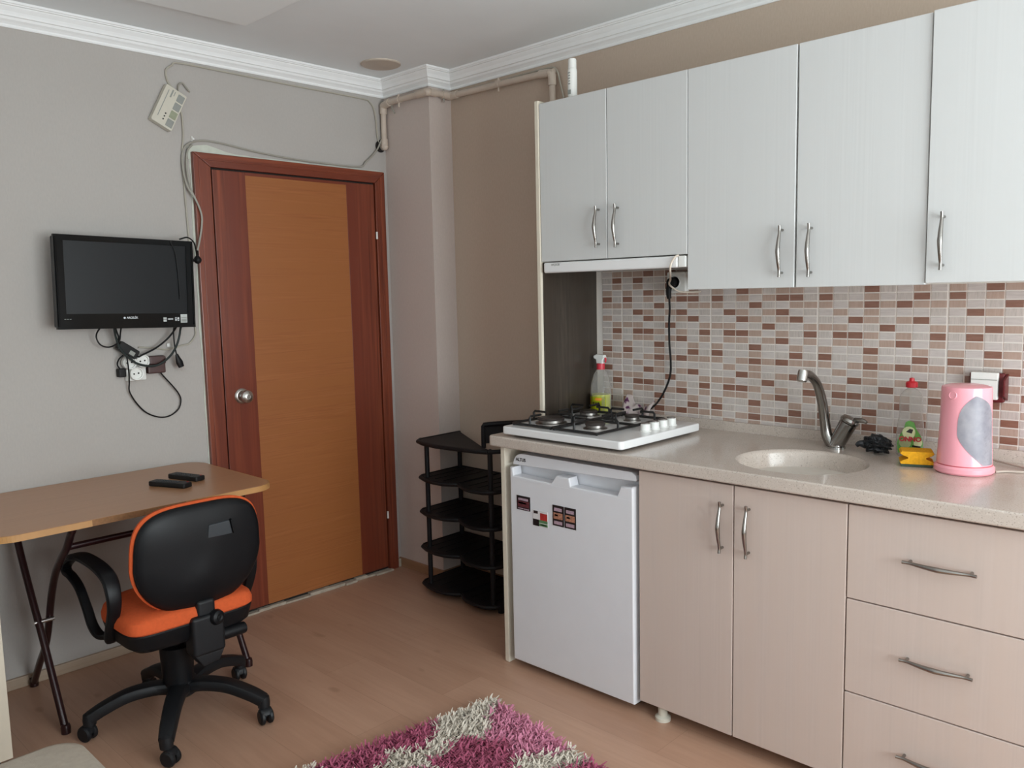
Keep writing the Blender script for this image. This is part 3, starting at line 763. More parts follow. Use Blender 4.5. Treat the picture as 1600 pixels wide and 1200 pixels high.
# wire scourer
bm = B(); bmesh.ops.create_icosphere(bm, subdivisions=4, radius=1)
for v in bm.verts:
    n_ = v.co.normalized(); k = 1+.16*math.sin(n_.x*9+1)*math.sin(n_.y*8)+.13*math.sin(n_.z*13+n_.x*6)+random.uniform(-.07, .07)
    v.co = Vector((-.115, -2.452, .930))+Vector((n_.x*.036, n_.y*.042+.006*n_.z, n_.z*.027))*k
    v.co.z = max(v.co.z, .9006)
for i in range(60):
    a = Vector((random.gauss(0, 1), random.gauss(0, 1), random.gauss(0, 1))).normalized(); w = a.orthogonal().normalized(); c = Vector((-.115, -2.452, .931)); e = a.cross(w)
    def pt(ang): 
        q_ = (w*math.cos(ang)+e*math.sin(ang)); return c+Vector((q_.x*.037, q_.y*.043, q_.z*.026))
    s_ = random.uniform(0, 6); pts = [pt(s_+k*.3) for k in range(5)]
    for p_ in pts: p_.z = max(p_.z, .9025)
    tube(bm, pts, .0014, 2, 5)
tube(bm, [(-.125, -2.42, .925), (-.135, -2.405, .930), (-.14, -2.395, .922)], [.012, .010, .006], 4, 8)
solo('wire_scourer', bm, M['scourer'], 'dark grey knitted wire scourer on worktop beside the sink', 'scourer')
# grooved sponge
t = thing('sponge', 'yellow grooved sponge with dark scouring face lying before soap bottle', 'sponge', (-.222, -2.60, .9))
U = Vector((-.93, -.37, 0)).normalized(); W_ = Vector((.37, -.93, 0)).normalized()
prof_ = [(-.034, .008), (-.036, .014), (-.030, .019), (-.019, .0250), (-.019, .0285), (-.030, .034), (-.036, .040), (-.032, .046), (.032, .046), (.036, .040), (.030, .034), (.019, .0285), (.019, .0250), (.030, .019), (.036, .014), (.034, .008)]
prof_ = [(a*1.28, b_) for a, b_ in prof_]
bm = B(); prism(bm, prof_, -.036, .036, ((-.222, -2.605, .9), W_, (0, 0, 1), U), .0015, 2); obj('sponge_body', bm, M['sponge'], t)
bm = B(); prism(bm, [(-.0425, .0008), (.0425, .0008), (.0435, .008), (-.0435, .008)], -.036, .036, ((-.222, -2.605, .9), W_, (0, 0, 1), U)); obj('scouring_face', bm, M['scour_green'], t)
# kettle
kx, ky = -.232, -2.738
t = thing('electric_kettle', 'pink plastic electric kettle with frosted water window on worktop', 'kettle', (kx, ky, .9))
bm = B(); lathe(bm, [(0, .001), (.074, .001), (.078, .006), (.078, .018), (.073, .024), (0, .024)], (kx, ky, .9), seg=48); obj('base', bm, M['pink'], t)
bm = B(); lathe(bm, [(0, .0235), (.070, .0235), (.070, .0275), (0, .0275)], (kx, ky, .9), seg=48); obj('base_seam', bm, M['pink_deep'], t)
def kprof(h):
    pts = [(.027, .0715), (.06, .0700), (.11, .0675), (.17, .0655), (.215, .0650), (.238, .0650), (.247, .0635)]
    for (a, ra), (b_, rb) in zip(pts, pts[1:]):
        if a <= h <= b_: return ra+(rb-ra)*(h-a)/(b_-a)
    return .06
bm = B(); N = 96; HS = [.027, .035, .05, .07, .09, .11, .13, .15, .17, .19, .21, .228, .240, .247]
cam_dir = math.atan2(-3.42-ky, -2.81-kx)
rings = []
for h in HS: rings.append([bm.verts.new((kx+kprof(h)*math.cos(2*PI*k/N), ky+kprof(h)*math.sin(2*PI*k/N), .9+h)) for k in range(N)])
for a, b_ in zip(rings, rings[1:]):
    for k in range(N): bm.faces.new((a[k], a[(k+1) % N], b_[(k+1) % N], b_[k]))
bm.faces.new(rings[0][::-1])
c_ = bm.verts.new((kx, ky, .9+.2535)); m_ = [bm.verts.new((kx+.045*math.cos(2*PI*k/N), ky+.045*math.sin(2*PI*k/N), .9+.252)) for k in range(N)]
for k in range(N): bm.faces.new((rings[-1][k], rings[-1][(k+1) % N], m_[(k+1) % N], m_[k])); bm.faces.new((m_[k], m_[(k+1) % N], c_))
kb = obj('kettle_body', bm, M['pink'], t)
# leaf-shaped water window, set on the body and lens-shaped in section
bm = B()
def wp(ang, h, lift): r = kprof(h)+lift; a = cam_dir+ang; return (kx+r*math.cos(a), ky+r*math.sin(a), .9+h)
rows = 30; cols = 14; g = {}
for i in range(rows+1):
    q = i/rows; h = .030+(.226-.030)*q
    if q < .45: wl = -.30+1.0*((.45-q)/.45)**1.5
    else: wl = -.30+.66*((q-.45)/.55)**3.6
    wr = 1.28 if q < .6 else 1.28-.86*((q-.6)/.4)**3.4
    for j in range(cols+1):
        v = j/cols; g[i, j] = bm.verts.new(wp(wl+(wr-wl)*v, h, .0012+.0016*math.sin(PI*v)*math.sin(PI*min(1, q*1.02))))
for i in range(rows):
    for j in range(cols): bm.faces.new((g[i, j], g[i, j+1], g[i+1, j+1], g[i+1, j]))
bmesh.ops.solidify(bm, geom=list(bm.faces), thickness=.002)
obj('water_window', bm, M['frost'], t, angle=60)
bd = Vector((math.cos(cam_dir-.55), math.sin(cam_dir-.55), .12)); pc = Vector((kx, ky, .9+.226))+Vector((bd.x, bd.y, 0))*(.0628)
bm = B(); lathe(bm, [(0, -.004), (.012, -.004), (.012, .002), (.0105, .0035), (.009, .0022), (0, .0022)], pc, bd); obj('lid_button', bm, M['pink'], t)
# handle behind, hollow loop
hd = Vector((math.cos(cam_dir+2.95), math.sin(cam_dir+2.95), 0)); k0 = Vector((kx, ky, .9))
bm = B(); tube(bm, [k0+hd*.055+Vector((0, 0, .232)), k0+hd*.085+Vector((0, 0, .228)), k0+hd*.098+Vector((0, 0, .19)), k0+hd*.096+Vector((0, 0, .12)), k0+hd*.088+Vector((0, 0, .07)), k0+hd*.064+Vector((0, 0, .05))], [.013, .012, .011, .011, .011, .011], 5, 12); obj('handle', bm, M['pink'], t)
bm = B(); tube(bm, [(kx+.03, ky-.074, .9035), (kx+.055, ky-.10, .9038), (kx+.07, ky-.135, .9038), (kx+.10, ky-.155, .9038), (kx+.13, ky-.13, .904), (kx+.16, ky-.075, .906), (kx+.186, ky-.02, .91), (kx+.200, ky+.012, .925)], .0032, 8, 8)
solo('kettle_cord', bm, M['cord_clear'], 'pale thin cord looping on the worktop right of the kettle', 'cord')
# wall socket behind kettle, cover open
t = thing('wall_socket', 'white wall socket in dark red frame partly behind the pink kettle', 'socket', (-.008, -2.735, 1.08))
bm = B(); box(bm, -.026, -.0085, -2.785, -2.688, 1.078, 1.168, .006); obj('socket_frame', bm, M['red_frame'], t)
bm = B(); box(bm, -.042, -.0255, -2.770, -2.696, 1.088, 1.170, .003); sf = obj('socket_plate', bm, M['white_plastic'], t)
bm = B(); box(bm, -.0435, -.041, -2.768, -2.698, 1.147, 1.149); obj('hinge_line', bm, M['grey_pad'], sf)
bm = B(); prism(bm, [(-.010, 1.084), (-.048, 1.10), (-.048, 1.15), (-.010, 1.166)], 0, .007, ((0, -2.792, 0), (1, 0, 0), (0, 0, 1), (0, 1, 0)), .002); obj('side_cover', bm, M['red_frame'], t)
# socket under the hood, with plug and two cords
t = thing('wall_socket', 'white wall socket on tiles below the cooker hood, black plug in it', 'socket', (-.008, -1.650, 1.425))
bm = B(); box(bm, -.040, -.0085, -1.693, -1.608, 1.424, 1.506, .006); obj('socket_box', bm, M['white_plastic'], t)
bm = B(); lathe(bm, [(.024, 0), (.026, .002), (.022, .003), (.020, -.002), (0, -.002)], (-.040, -1.646, 1.466), (-1, 0, 0)); obj('socket_rim', bm, M['white_plastic'], t)
t = thing('power_plug', 'black round power plug with long black lead hanging towards the hob', 'plug', (-.05, -1.63, 1.42))
bm = B(); lathe(bm, [(0, 0), (.019, 0), (.020, .012), (.017, .024), (0, .027)], (-.041, -1.640, 1.465), (-1, 0, 0)); tube(bm, [(-.058, -1.637, 1.463), (-.060, -1.631, 1.44), (-.056, -1.628, 1.418), (-.052, -1.628, 1.404)], [.012, .011, .010, .009], 4, 10); obj('plug_body', bm, M['cable_black'], t)
bm = B(); tube(bm, [(-.052, -1.628, 1.408), (-.046, -1.626, 1.36), (-.038, -1.618, 1.30), (-.032, -1.616, 1.22), (-.030, -1.620, 1.16), (-.031, -1.618, 1.10), (-.036, -1.594, 1.035), (-.046, -1.563, .985), (-.060, -1.53, .955), (-.075, -1.505, .948)], .0042, 8, 8); obj('lead', bm, M['cable_black'], t)
bm = B(); tube(bm, [(-.362, -1.868, 1.5545), (-.3685, -1.858, 1.548), (-.3705, -1.845, 1.530), (-.369, -1.838, 1.510), (-.34, -1.820, 1.492), (-.24, -1.755, 1.474), (-.14, -1.685, 1.462), (-.085, -1.655, 1.452), (-.066, -1.668, 1.436)], .0036, 8, 8)
tube(bm, [(-.066, -1.668, 1.436), (-.048, -1.68, 1.428), (-.024, -1.71, 1.4265), (-.014, -1.745, 1.428)], .0034, 6, 8)
solo('hood_cord', bm, M['cable_cream'], 'thin cream cord hanging from cooker hood in front of socket', 'cord')
# white bottle on top of the wall cabinet
bx, by = -.31, -1.368
t = thing('tall_bottle', 'slim white plastic bottle standing on top of the wall cabinet', 'bottle', (bx, by, 2.156))
bm = B(); lathe(bm, [(0, .0005), (.0165, .0005), (.018, .004), (.018, .108), (.0165, .116), (.0145, .119), (0, .119)], (bx, by, 2.156)); obj('bottle_body', bm, M['white_plastic'], t)
bm = B(); lathe(bm, [(.0145, .118), (.0160, .12), (.0160, .146), (.0145, .152), (0, .153)], (bx, by, 2.156)); obj('cap', bm, M['white_plastic'], t)
bm = B()
for z, w in ((.098, .010), (.088, .008), (.078, .010), (.068, .007), (.058, .009)): box(bm, bx-.0186, bx-.0160, by-.002-w*.2, by-.002+w*.8, 2.156+z, 2.156+z+.004)
box(bm, bx-.0186, bx-.014, by-.006, by+.008, 2.156+.022, 2.156+.038); obj('label_print', bm, M['grey_pad'], t, smooth=False)

# ---------------------------------------------------------------- pipe, vent, cables
t = thing('gas_pipe', 'painted cream gas pipe running under cornice round the column', 'pipe', (-.18, -.2, 2.2))
PO = .028
z1, z2 = 2.388, 2.382
run = [(CX-.022, -.022, 2.19), (CX-.022, -.022, 2.355), (CX-.024, -.05, z1-.004), (CX-PO, -.075, z1), (CX-PO, CD+.02, z1), (CX-PO+.004, CD-PO+.006, z1), (CX-PO+.03, CD-PO, z1), (-PO-.03, CD-PO, z1), (-PO-.006, CD-PO-.006, z1), (-PO, CD-PO-.03, z1), (-PO, -.985, z2-.004), (-PO, -1.012, z2-.010), (-PO, -1.024, z2-.035), (-PO, -1.024, 2.02)]
bm = B(); tube(bm, run, .0140, 2, 14); obj('pipe_run', bm, M['pipe'], t)
def sleeve(bm, a, b, r=.0180): rod(bm, a, b, r, 16)
def ball(bm, c, r=.0195): lathe(bm, [(0, -r), (r*.6, -r*.78), (r*.94, -r*.33), (r, 0), (r*.94, r*.33), (r*.6, r*.78), (0, r)], c)
def joint(c, *ends):
    bm = B(); ball(bm, c)
    for a, b_ in ends: sleeve(bm, a, b_)
    obj('elbow_joint', bm, M['pipe'], t)
joint((CX-.023, -.028, 2.380), ((CX-.022, -.022, 2.340), (CX-.022, -.024, 2.378)), ((CX-.024, -.034, 2.382), (CX-PO, -.082, z1)))
joint((CX-PO+.003, CD-PO+.004, z1), ((CX-PO, CD+.05, z1), (CX-PO, CD-.02, z1)), ((CX-PO+.008, CD-PO, z1), (CX-PO+.050, CD-PO, z1)))
joint((-PO-.003, CD-PO-.003, z1), ((-PO, CD-PO-.008, z1), (-PO, CD-PO-.05, z1)), ((-PO-.008, CD-PO, z1), (-PO-.055, CD-PO, z1)))
joint((-PO, -1.016, z2-.012), ((-PO, -.955, z2-.003), (-PO, -1.008, z2-.008)), ((-PO, -1.024, z2-.016), (-PO, -1.024, z2-.062)))
joint((CX-.022, -.022, 2.183), ((CX-.022, -.022, 2.185), (CX-.022, -.022, 2.220)), ((CX-.022, -.022, 2.183), (CX-.022, -.001, 2.183)))
def clamp(p, axis, horn):
    bm = B(); p = Vector(p); a = Vector(axis)
    rod(bm, p-a*.008, p+a*.008, .0172, 16)
    rod(bm, p+Vector((0, 0, -.034)), p+Vector((0, 0, .026)), .0045, 8)
    obj('pipe_clip', bm, M['pipe'] if horn else M['cable_grey'], t)
clamp((CX-PO, -.155, z1), (0, 1, 0), 1); clamp((-PO, -.70, z2+.003), (0, 1, 0), 1); clamp((-.07, CD-PO, z1), (1, 0, 0), 0)
bm = B(); lathe(bm, [(.016, 0), (.026, .0), (.030, .003), (.027, .007), (.016, .007)], (CX-.035, -.002, 2.185), (0, -1, 0)); obj('foam_ring', bm, M['foam'], t)
bm = B(); tube(bm, [(-.012, -.36, 2.405), (-.012, -.7, 2.402), (-.012, -.98, 2.402), (-.012, -1.035, 2.385), (-.012, -1.055, 2.33), (-.012, -1.075, 2.25), (-.012, -1.08, 2.18)], .004, 6, 8)
solo('wall_cable', bm, M['cable_wall'], 'thin wall-coloured cord above the gas pipe beside the wall cabinet', 'cord')
bm = B(); tube(bm, [(CX-.012, -.10, 2.335), (CX-.016, -.085, 2.368), (CX-.010, -.105, 2.40), (CX-.006, -.2, 2.408), (CX-.006, -.33, 2.406), (CX+.02, CD-.008, 2.404), (CX+.10, CD-.008, 2.402)], .0038, 6, 8)
solo('wall_cable', bm, M['cable_grey'], 'thin grey cord crossing the column above the gas pipe', 'cord')
t = thing('ceiling_vent', 'round beige vent cover on the ceiling near the column', 'vent cover', (-.365, -.275, HC-.009))
bm = B(); lathe(bm, [(0, -.009), (.082, -.009), (.089, -.006), (.089, -.002), (.086, 0), (0, 0)], (-.365, -.275, HC), seg=48); obj('cover_disc', bm, M['vent'], t)
bm = B(); lathe(bm, [(.086, 0), (.092, 0), (.092, -.004), (.0905, -.005), (.089, -.003)], (-.365, -.275, HC), seg=48); obj('cover_ring', bm, M['vent'], t)

# alarm box, tilted
t = thing('alarm_box', 'cream plastic alarm box hanging tilted on the wall above the television', 'alarm box', (-1.262, 0, 2.218))
cA = Vector((-1.262, 0, 2.218)); aA = math.radians(-27)
uA = Vector((math.cos(aA), 0, math.sin(aA))); vA = Vector((-math.sin(aA), 0, math.cos(aA))); FA = (cA, uA, vA, Vector((0, -1, 0)))
bm = B(); prism(bm, rrect(-.046, .046, -.083, .083, .006, 3), .002, .034, FA, .003); ab = obj('box_body', bm, M['cream_plastic'], t)
for k, v0 in enumerate((.044, .006, -.032, -.070)):
    bm = B(); prism(bm, rrect(.012, .040, v0-.004, v0+.028, .002, 2), .034, .0352, FA); obj('indicator_pad', bm, M['green_pad'] if k == 2 else M['grey_pad'], t)
bm = B()
for v0 in (-.030, -.043, -.056): 
    q = cA+uA*-.004+vA*v0+Vector((0, -.0345, 0)); lathe(bm, [(0, 0), (.0032, 0), (.0028, .0015), (0, .0018)], q, (0, -1, 0), 10)
obj('status_lamp', bm, M['label_dark'], t)
bm = B(); prism(bm, [(-.030, -.055), (-.027, -.055), (-.027, .065), (-.030, .065)], .034, .0345, FA); prism(bm, [(-.016, .040), (-.010, .040), (-.010, .074), (-.016, .074)], .034, .0345, FA); prism(bm, [(-.004, .052), (-.001, .052), (-.001, .072), (-.004, .072)], .034, .0345, FA); obj('box_print', bm, M['grey_pad'], t, smooth=False)

def wall_pt(x, z, y=-.006): return (x, y, z)
def cord(name, pts, r, m, label, n=8):
    bm = B(); tube(bm, pts, r, n, 8); return solo(name, bm, m, label, 'cord')
cord('wall_cable', [(-1.232, -.012, 2.300), (-1.250, -.006, 2.330), (-1.254, -.006, 2.370), (-1.229, -.006, 2.394), (-1.193, -.006, 2.409), (-.985, -.006, 2.408), (-.657, -.006, 2.404), (-.301, -.006, 2.403), (-.232, -.006, 2.392), (-.203, -.006, 2.340), (-.193, -.006, 2.226), (-.182, -.006, 2.190)], .0038, M['cable_wall'], 'thin wall-coloured cord running from alarm box along underside of cornice')
cord('wire_end', [(-1.212, -.012, 2.268), (-1.209, -.012, 2.305), (-1.204, -.012, 2.322), (-1.190, -.014, 2.329), (-1.175, -.014, 2.313), (-1.160, -.012, 2.298)], .0034, M['cable_grey'], 'short loose hooked wire end sticking up from alarm box')
cord('drop_cord', [(-1.215, -.010, 2.235), (-1.200, -.006, 2.205), (-1.198, -.006, 2.170), (-1.199, -.006, 2.112), (-1.208, -.006, 2.036), (-1.207, -.006, 1.887), (-1.203, -.006, 1.729), (-1.202, -.006, 1.66), (-1.2015, -.006, 1.40), (-1.2, -.006, 1.320), (-1.1985, -.006, 1.298), (-1.208, -.006, 1.277), (-1.232, -.006, 1.254), (-1.263, -.006, 1.248), (-1.302, -.006, 1.239), (-1.335, -.006, 1.236), (-1.382, -.006, 1.245), (-1.443, -.006, 1.252)], .0036, M['cable_wall'], 'thin cord dropping down the wall from alarm box past the television')
cord('aerial_cable', [(-.172, -.018, 2.225), (-.214, -.016, 2.155), (-.276, -.016, 2.099), (-.324, -.016, 2.070), (-.554, -.018, 2.068), (-.707, -.018, 2.072), (-.883, -.014, 2.086), (-1.032, -.012, 2.104), (-1.118, -.010, 2.106), (-1.180, -.010, 2.086), (-1.207, -.010, 2.048), (-1.212, -.014, 1.983), (-1.203, -.024, 1.911), (-1.173, -.030, 1.856), (-1.152, -.030, 1.796), (-1.155, -.030, 1.743), (-1.171, -.032, 1.676), (-1.186, -.040, 1.640)], 0.0042, M['cable_grey'], 'grey aerial cable draped along top of the door frame to television')
cord('aerial_cable', [(-1.165, -.012, 2.084), (-1.185, -.012, 2.060), (-1.194, -.012, 2.02), (-1.196, -.018, 1.96), (-1.188, -.026, 1.895), (-1.176, -.029, 1.865)], .0040, M['cable_grey'], 'short second strand of grey cable beside top left door corner')
t = thing('aerial_plug', 'black ball-shaped aerial plug hanging at the upper right of the television', 'plug', (-1.2, -.055, 1.6))
bm = B(); lathe(bm, [(0, -.017), (.009, -.014), (.0155, -.005), (.016, .003), (.011, .012), (.006, .017), (0, .018)], (-1.196, -.060, 1.604)); rod(bm, (-1.196, -.060, 1.604), (-1.222, -.066, 1.602), .006); obj('plug_body', bm, M['cable_black'], t)
bm = B(); tube(bm, [(-1.186, -.040, 1.642), (-1.190, -.048, 1.628), (-1.195, -.058, 1.615)], [.005, .0055, .006], 4, 8); tube(bm, [(-1.287, -.10, 1.684), (-1.255, -.105, 1.692), (-1.228, -.10, 1.675), (-1.210, -.08, 1.645), (-1.199, -.062, 1.612)], .003, 6, 8); obj('plug_lead', bm, M['cable_black'], t)
bm = B(); lathe(bm, [(0, 0), (.004, .0), (.004, .014), (.0055, .016), (.004, .018), (0, .018)], (-1.1605, 0, 2.105), (0, -1, .2), 10)
box(bm, -1.1635, -1.1575, -.006, 0, 2.097, 2.121, .002); solo('wall_hook', bm, M['white_plastic'], 'tiny white hook on the wall above top left door corner', 'hook')

# ---------------------------------------------------------------- television
t = thing('television', 'black flat screen television mounted on the wall left of the door', 'television', (-1.515, -.13, 1.34))
aT = math.radians(1.5); cT = Vector((-1.5135, -.128, 1.508))
uT = Vector((math.cos(aT), 0, -math.sin(aT))); wT = Vector((0, -1, 0)); vT = Vector((math.sin(aT), .0, math.cos(aT)))
FT_ = (cT, uT, vT, wT)
def tp(a, b_, h=0): return cT+uT*a+vT*b_+wT*h
HW, HH = .2605, .1735
bm = B(); prism(bm, rrect(-HW+.004, HW-.004, -HH+.006, HH-.004, .006, 3), -.045, -.006, FT_, .006); obj('rear_shell', bm, M['tv_matt'], t)
def frame_prism(bm, o, i, h0, h1):
    for k in range(4):
        q = (k+1) % 4; prism(bm, [o[k], o[q], i[q], i[k]], h0, h1, FT_)
bm = B(); o_ = [(-HW, -HH), (HW, -HH), (HW, HH), (-HW, HH)]; i_ = [(-.228, -.117), (.231, -.117), (.231, .152), (-.228, .152)]
frame_prism(bm, o_, i_, -.008, .006); obj('bezel', bm, M['tv_gloss'], t)
bm = B(); prism(bm, [(-.2285, -.1175), (.2315, -.1175), (.2315, .1525), (-.2285, .1525)], -.006, .002, FT_); obj('screen', bm, M['tv_screen'], t, smooth=False)
for s in (-1, 1):
    bm = B(); tube(bm, [tp(s*.2545, -HH+.01, .0058), tp(s*.2545, HH-.01, .0058)], .004, 1, 10); obj('side_strip', bm, M['tv_gloss'], t)
bm = B(); lathe(bm, [(0, 0), (.004, 0), (.004, .0006), (0, .0006)], tp(-.021, -.133, .006), wT, 14); obj('logo_dot', bm, M['silver_print'], t)
text('logo_lettering', 'ARÇELİK', .0105, tp(.008, -.133, .0065), uT, vT, M['silver_print'], t, bold=.0003)
def tv_label(name, a0, a1, b0, b1, m, bands=()):
    bm = B(); prism(bm, [(a0, b0), (a1, b0), (a1, b1), (a0, b1)], .006, .0066, FT_); s = obj(name, bm, m, t, smooth=False)
    for x0, x1, y0, y1, mm in bands:
        bm = B(); W, H = a1-a0, b1-b0; prism(bm, [(a0+x0*W, b0+y0*H), (a0+x1*W, b0+y0*H), (a0+x1*W, b0+y1*H), (a0+x0*W, b0+y1*H)], .0064, .0071, FT_); obj('label_print', bm, mm, s, smooth=False)
tv_label('label_sticker', .129, .142, -.150, -.133, M['sticker_pale'], [(0, 1, .45, .55, M['st_dark'])])
text('label_lettering', 'HDMI', .0085, tp(.157, -.140, .0063), uT, vT, M['silver_print'], t, bold=.0004)
tv_label('label_sticker', .176, .183, -.147, -.133, M['silver_print'], [(.2, .8, .55, .8, M['st_dark'])])
tv_label('label_sticker', .186, .193, -.147, -.133, M['silver_print'], [(.2, .8, .2, .45, M['st_dark'])])
tv_label('label_sticker', .199, .226, -.155, -.121, M['sticker_pale'], [(.1, .9, .52, .64, M['grey_pad']), (.1, .9, .12, .42, M['grey_pad'])])
bm = B()
for k in range(3): prism(bm, [(-.236+k*.009, -.1375), (-.230+k*.009, -.1375), (-.230+k*.009, -.1355), (-.236+k*.009, -.1355)], .006, .0064, FT_)
obj('front_marking', bm, M['grey_pad'], t, smooth=False)
bm = B(); box(bm, -1.57, -1.45, -.006, 0, 1.44, 1.58, .002); box(bm, -1.53, -1.49, -.090, -.004, 1.49, 1.53, .003); obj('wall_bracket', bm, M['black_metal'], t)
bm = B(); tube(bm, [tp(.172, HH-.004, .006), tp(.170, HH-.012, .009), tp(.186, HH-.045, .007), tp(.194, .06, .006), tp(.198, -.02, .006), tp(.199, -.06, .006)], .0016, 6, 6)
lathe(bm, [(0, 0), (.005, 0), (.004, .006), (0, .007)], tp(.171, HH-.005, .004), wT, 10)
solo('thin_wire', bm, M['cable_black'], 'thin black wire hanging over the front of the television screen', 'cord')

# cords and sockets under the television
cord('tv_lead', [(-1.600, -.12, 1.365), (-1.611, -.07, 1.335), (-1.617, -.05, 1.310), (-1.612, -.05, 1.284), (-1.597, -.05, 1.268), (-1.575, -.05, 1.262), (-1.552, -.05, 1.268), (-1.534, -.055, 1.284), (-1.529, -.06, 1.32), (-1.534, -.10, 1.365)], .0030, M['cable_black'], 'thin black lead making a small loop under television left of centre')
cord('tv_lead', [(-1.560, -.10, 1.362), (-1.546, -.06, 1.330), (-1.536, -.055, 1.300), (-1.536, -.045, 1.275), (-1.528, -.04, 1.250)], .0036, M['cable_black'], 'short black lead from television to the black power adapter')
t = thing('power_adapter', 'black power adapter block hanging on the wall just under the television', 'adapter', (-1.499, -.03, 1.215))
aP = math.radians(-35); cP = Vector((-1.499, -.040, 1.245)); uP = Vector((math.cos(aP), 0, math.sin(aP))); vP = Vector((-math.sin(aP), 0, math.cos(aP))); FP = (cP, uP, vP, Vector((0, -1, 0)))
bm = B(); prism(bm, rrect(-.042, .042, -.019, .019, .006, 3), -.018, .012, FP, .004); obj('adapter_body', bm, M['cable_black'], t)
bm = B(); prism(bm, [(.006, -.012), (.028, -.012), (.028, .004), (.006, .004)], .012, .0125, FP); obj('rating_label', bm, M['grey_pad'], t)
cord('tv_lead', [(-1.468, -.04, 1.224), (-1.458, -.04, 1.216), (-1.444, -.04, 1.222), (-1.388, -.04, 1.246), (-1.341, -.045, 1.280), (-1.313, -.06, 1.318), (-1.306, -.10, 1.36)], .0038, M['cable_black'], 'black lead sweeping from power adapter up to television right corner')
cord('green_cable', [(-1.288, -.10, 1.362), (-1.287, -.06, 1.325), (-1.290, -.05, 1.292), (-1.305, -.05, 1.252), (-1.334, -.056, 1.214), (-1.373, -.060, 1.186), (-1.405, -.060, 1.176), (-1.436, -.058, 1.178), (-1.471, -.052, 1.190), (-1.497, -.050, 1.212), (-1.518, -.050, 1.234), (-1.535, -.05, 1.262), (-1.55, -.06, 1.31), (-1.568, -.10, 1.365)], .0046, M['cable_green'], 'thick dark green cable sagging across front of the brown socket box')
cord('hanging_cord', [(-1.368, -.02, 1.146), (-1.354, -.02, 1.126), (-1.319, -.018, 1.083), (-1.295, -.014, 1.050), (-1.285, -.012, 1.020), (-1.296, -.010, .983), (-1.333, -.010, .959), (-1.376, -.010, .957), (-1.427, -.010, .980), (-1.465, -.012, 1.021), (-1.494, -.016, 1.075), (-1.498, -.030, 1.118), (-1.505, -.050, 1.168), (-1.509, -.052, 1.215), (-1.512, -.045, 1.24)], .0030, M['cable_black'], 'thin black lead hanging in the long loop below brown socket box')
t = thing('loose_plug', 'black two-pin plug dangling on its lead right of brown socket box', 'plug', (-1.295, -.05, 1.15))
bm = B(); tube(bm, [(-1.317, -.10, 1.362), (-1.315, -.055, 1.320), (-1.313, -.05, 1.255), (-1.307, -.05, 1.212)], .0030, 6, 8); obj('lead', bm, M['cable_black'], t)
bm = B(); tube(bm, [(-1.307, -.05, 1.216), (-1.303, -.05, 1.200), (-1.297, -.05, 1.182), (-1.290, -.05, 1.162)], [.006, .010, .0150, .012], 4, 12, flat=((0, 1, 0), .6)); obj('plug_body', bm, M['cable_black'], t)
bm = B(); rod(bm, (-1.296, -.05, 1.166), (-1.289, -.05, 1.146), .0018, 8); rod(bm, (-1.283, -.05, 1.168), (-1.277, -.05, 1.149), .0018, 8); obj('pin', bm, M['steel'], t)
bm = B(); box(bm, -1.327, -1.313, -.012, 0, 1.246, 1.262, .003); solo('cable_clip', bm, M['white_plastic'], 'small white cable clip on the wall below television right corner', 'clip')
t = thing('multi_socket', 'white triple round wall socket under the television', 'socket', (-1.468, 0, 1.12))
bm = B(); box(bm, -1.505, -1.424, -.022, 0, 1.118, 1.214, .006); obj('socket_plate', bm, M['white_plastic'], t)
for x, z in ((-1.492, 1.194), (-1.440, 1.197), (-1.468, 1.148)):
    bm = B(); lathe(bm, [(0, 0), (.028, 0), (.028, .018), (.026, .021), (.022, .020), (.021, .012), (0, .012)], (x, -.018, z), (0, -1, 0)); r_ = obj('socket_outlet', bm, M['white_plastic'], t)
    bm = B()
    for s in (-1, 1): lathe(bm, [(0, 0), (.0035, 0), (.0035, .001), (0, .001)], (x+s*.009, -.0295, z+.001*s), (0, -1, 0), 10)
    obj('pin_hole', bm, M['dark'], r_)
t = thing('corner_plug', 'small black plug at the lower left of the white triple socket', 'plug', (-1.522, -.02, 1.14))
bm = B(); box(bm, -1.536, -1.508, -.034, -.001, 1.138, 1.172, .004); obj('plug_body', bm, M['cable_black'], t)
bm = B(); tube(bm, [(-1.524, -.02, 1.168), (-1.536, -.022, 1.188), (-1.532, -.03, 1.210), (-1.516, -.035, 1.226)], .003, 6, 8); obj('lead', bm, M['cable_black'], t)
t = thing('socket_box', 'dark brown surface-mounted socket box beside the white triple socket', 'socket', (-1.382, 0, 1.14))
bm = B(); box(bm, -1.419, -1.346, -.03, 0, 1.142, 1.214, .006); obj('box_body', bm, M['brown_socket'], t)
bm = B(); prism(bm, [(-1.416, 1.180), (-1.349, 1.180), (-1.349, 1.212), (-1.416, 1.214)], .028, .044, ((0, 0, 0), (1, 0, 0), (0, 0, 1), (0, -1, 0)), .005, 2); obj('box_cover', bm, M['brown_socket'], t)
bm = B(); box(bm, -1.424, -1.42, -.008, 0, 1.136, 1.165); obj('back_plate', bm, M['black_plastic'], t)

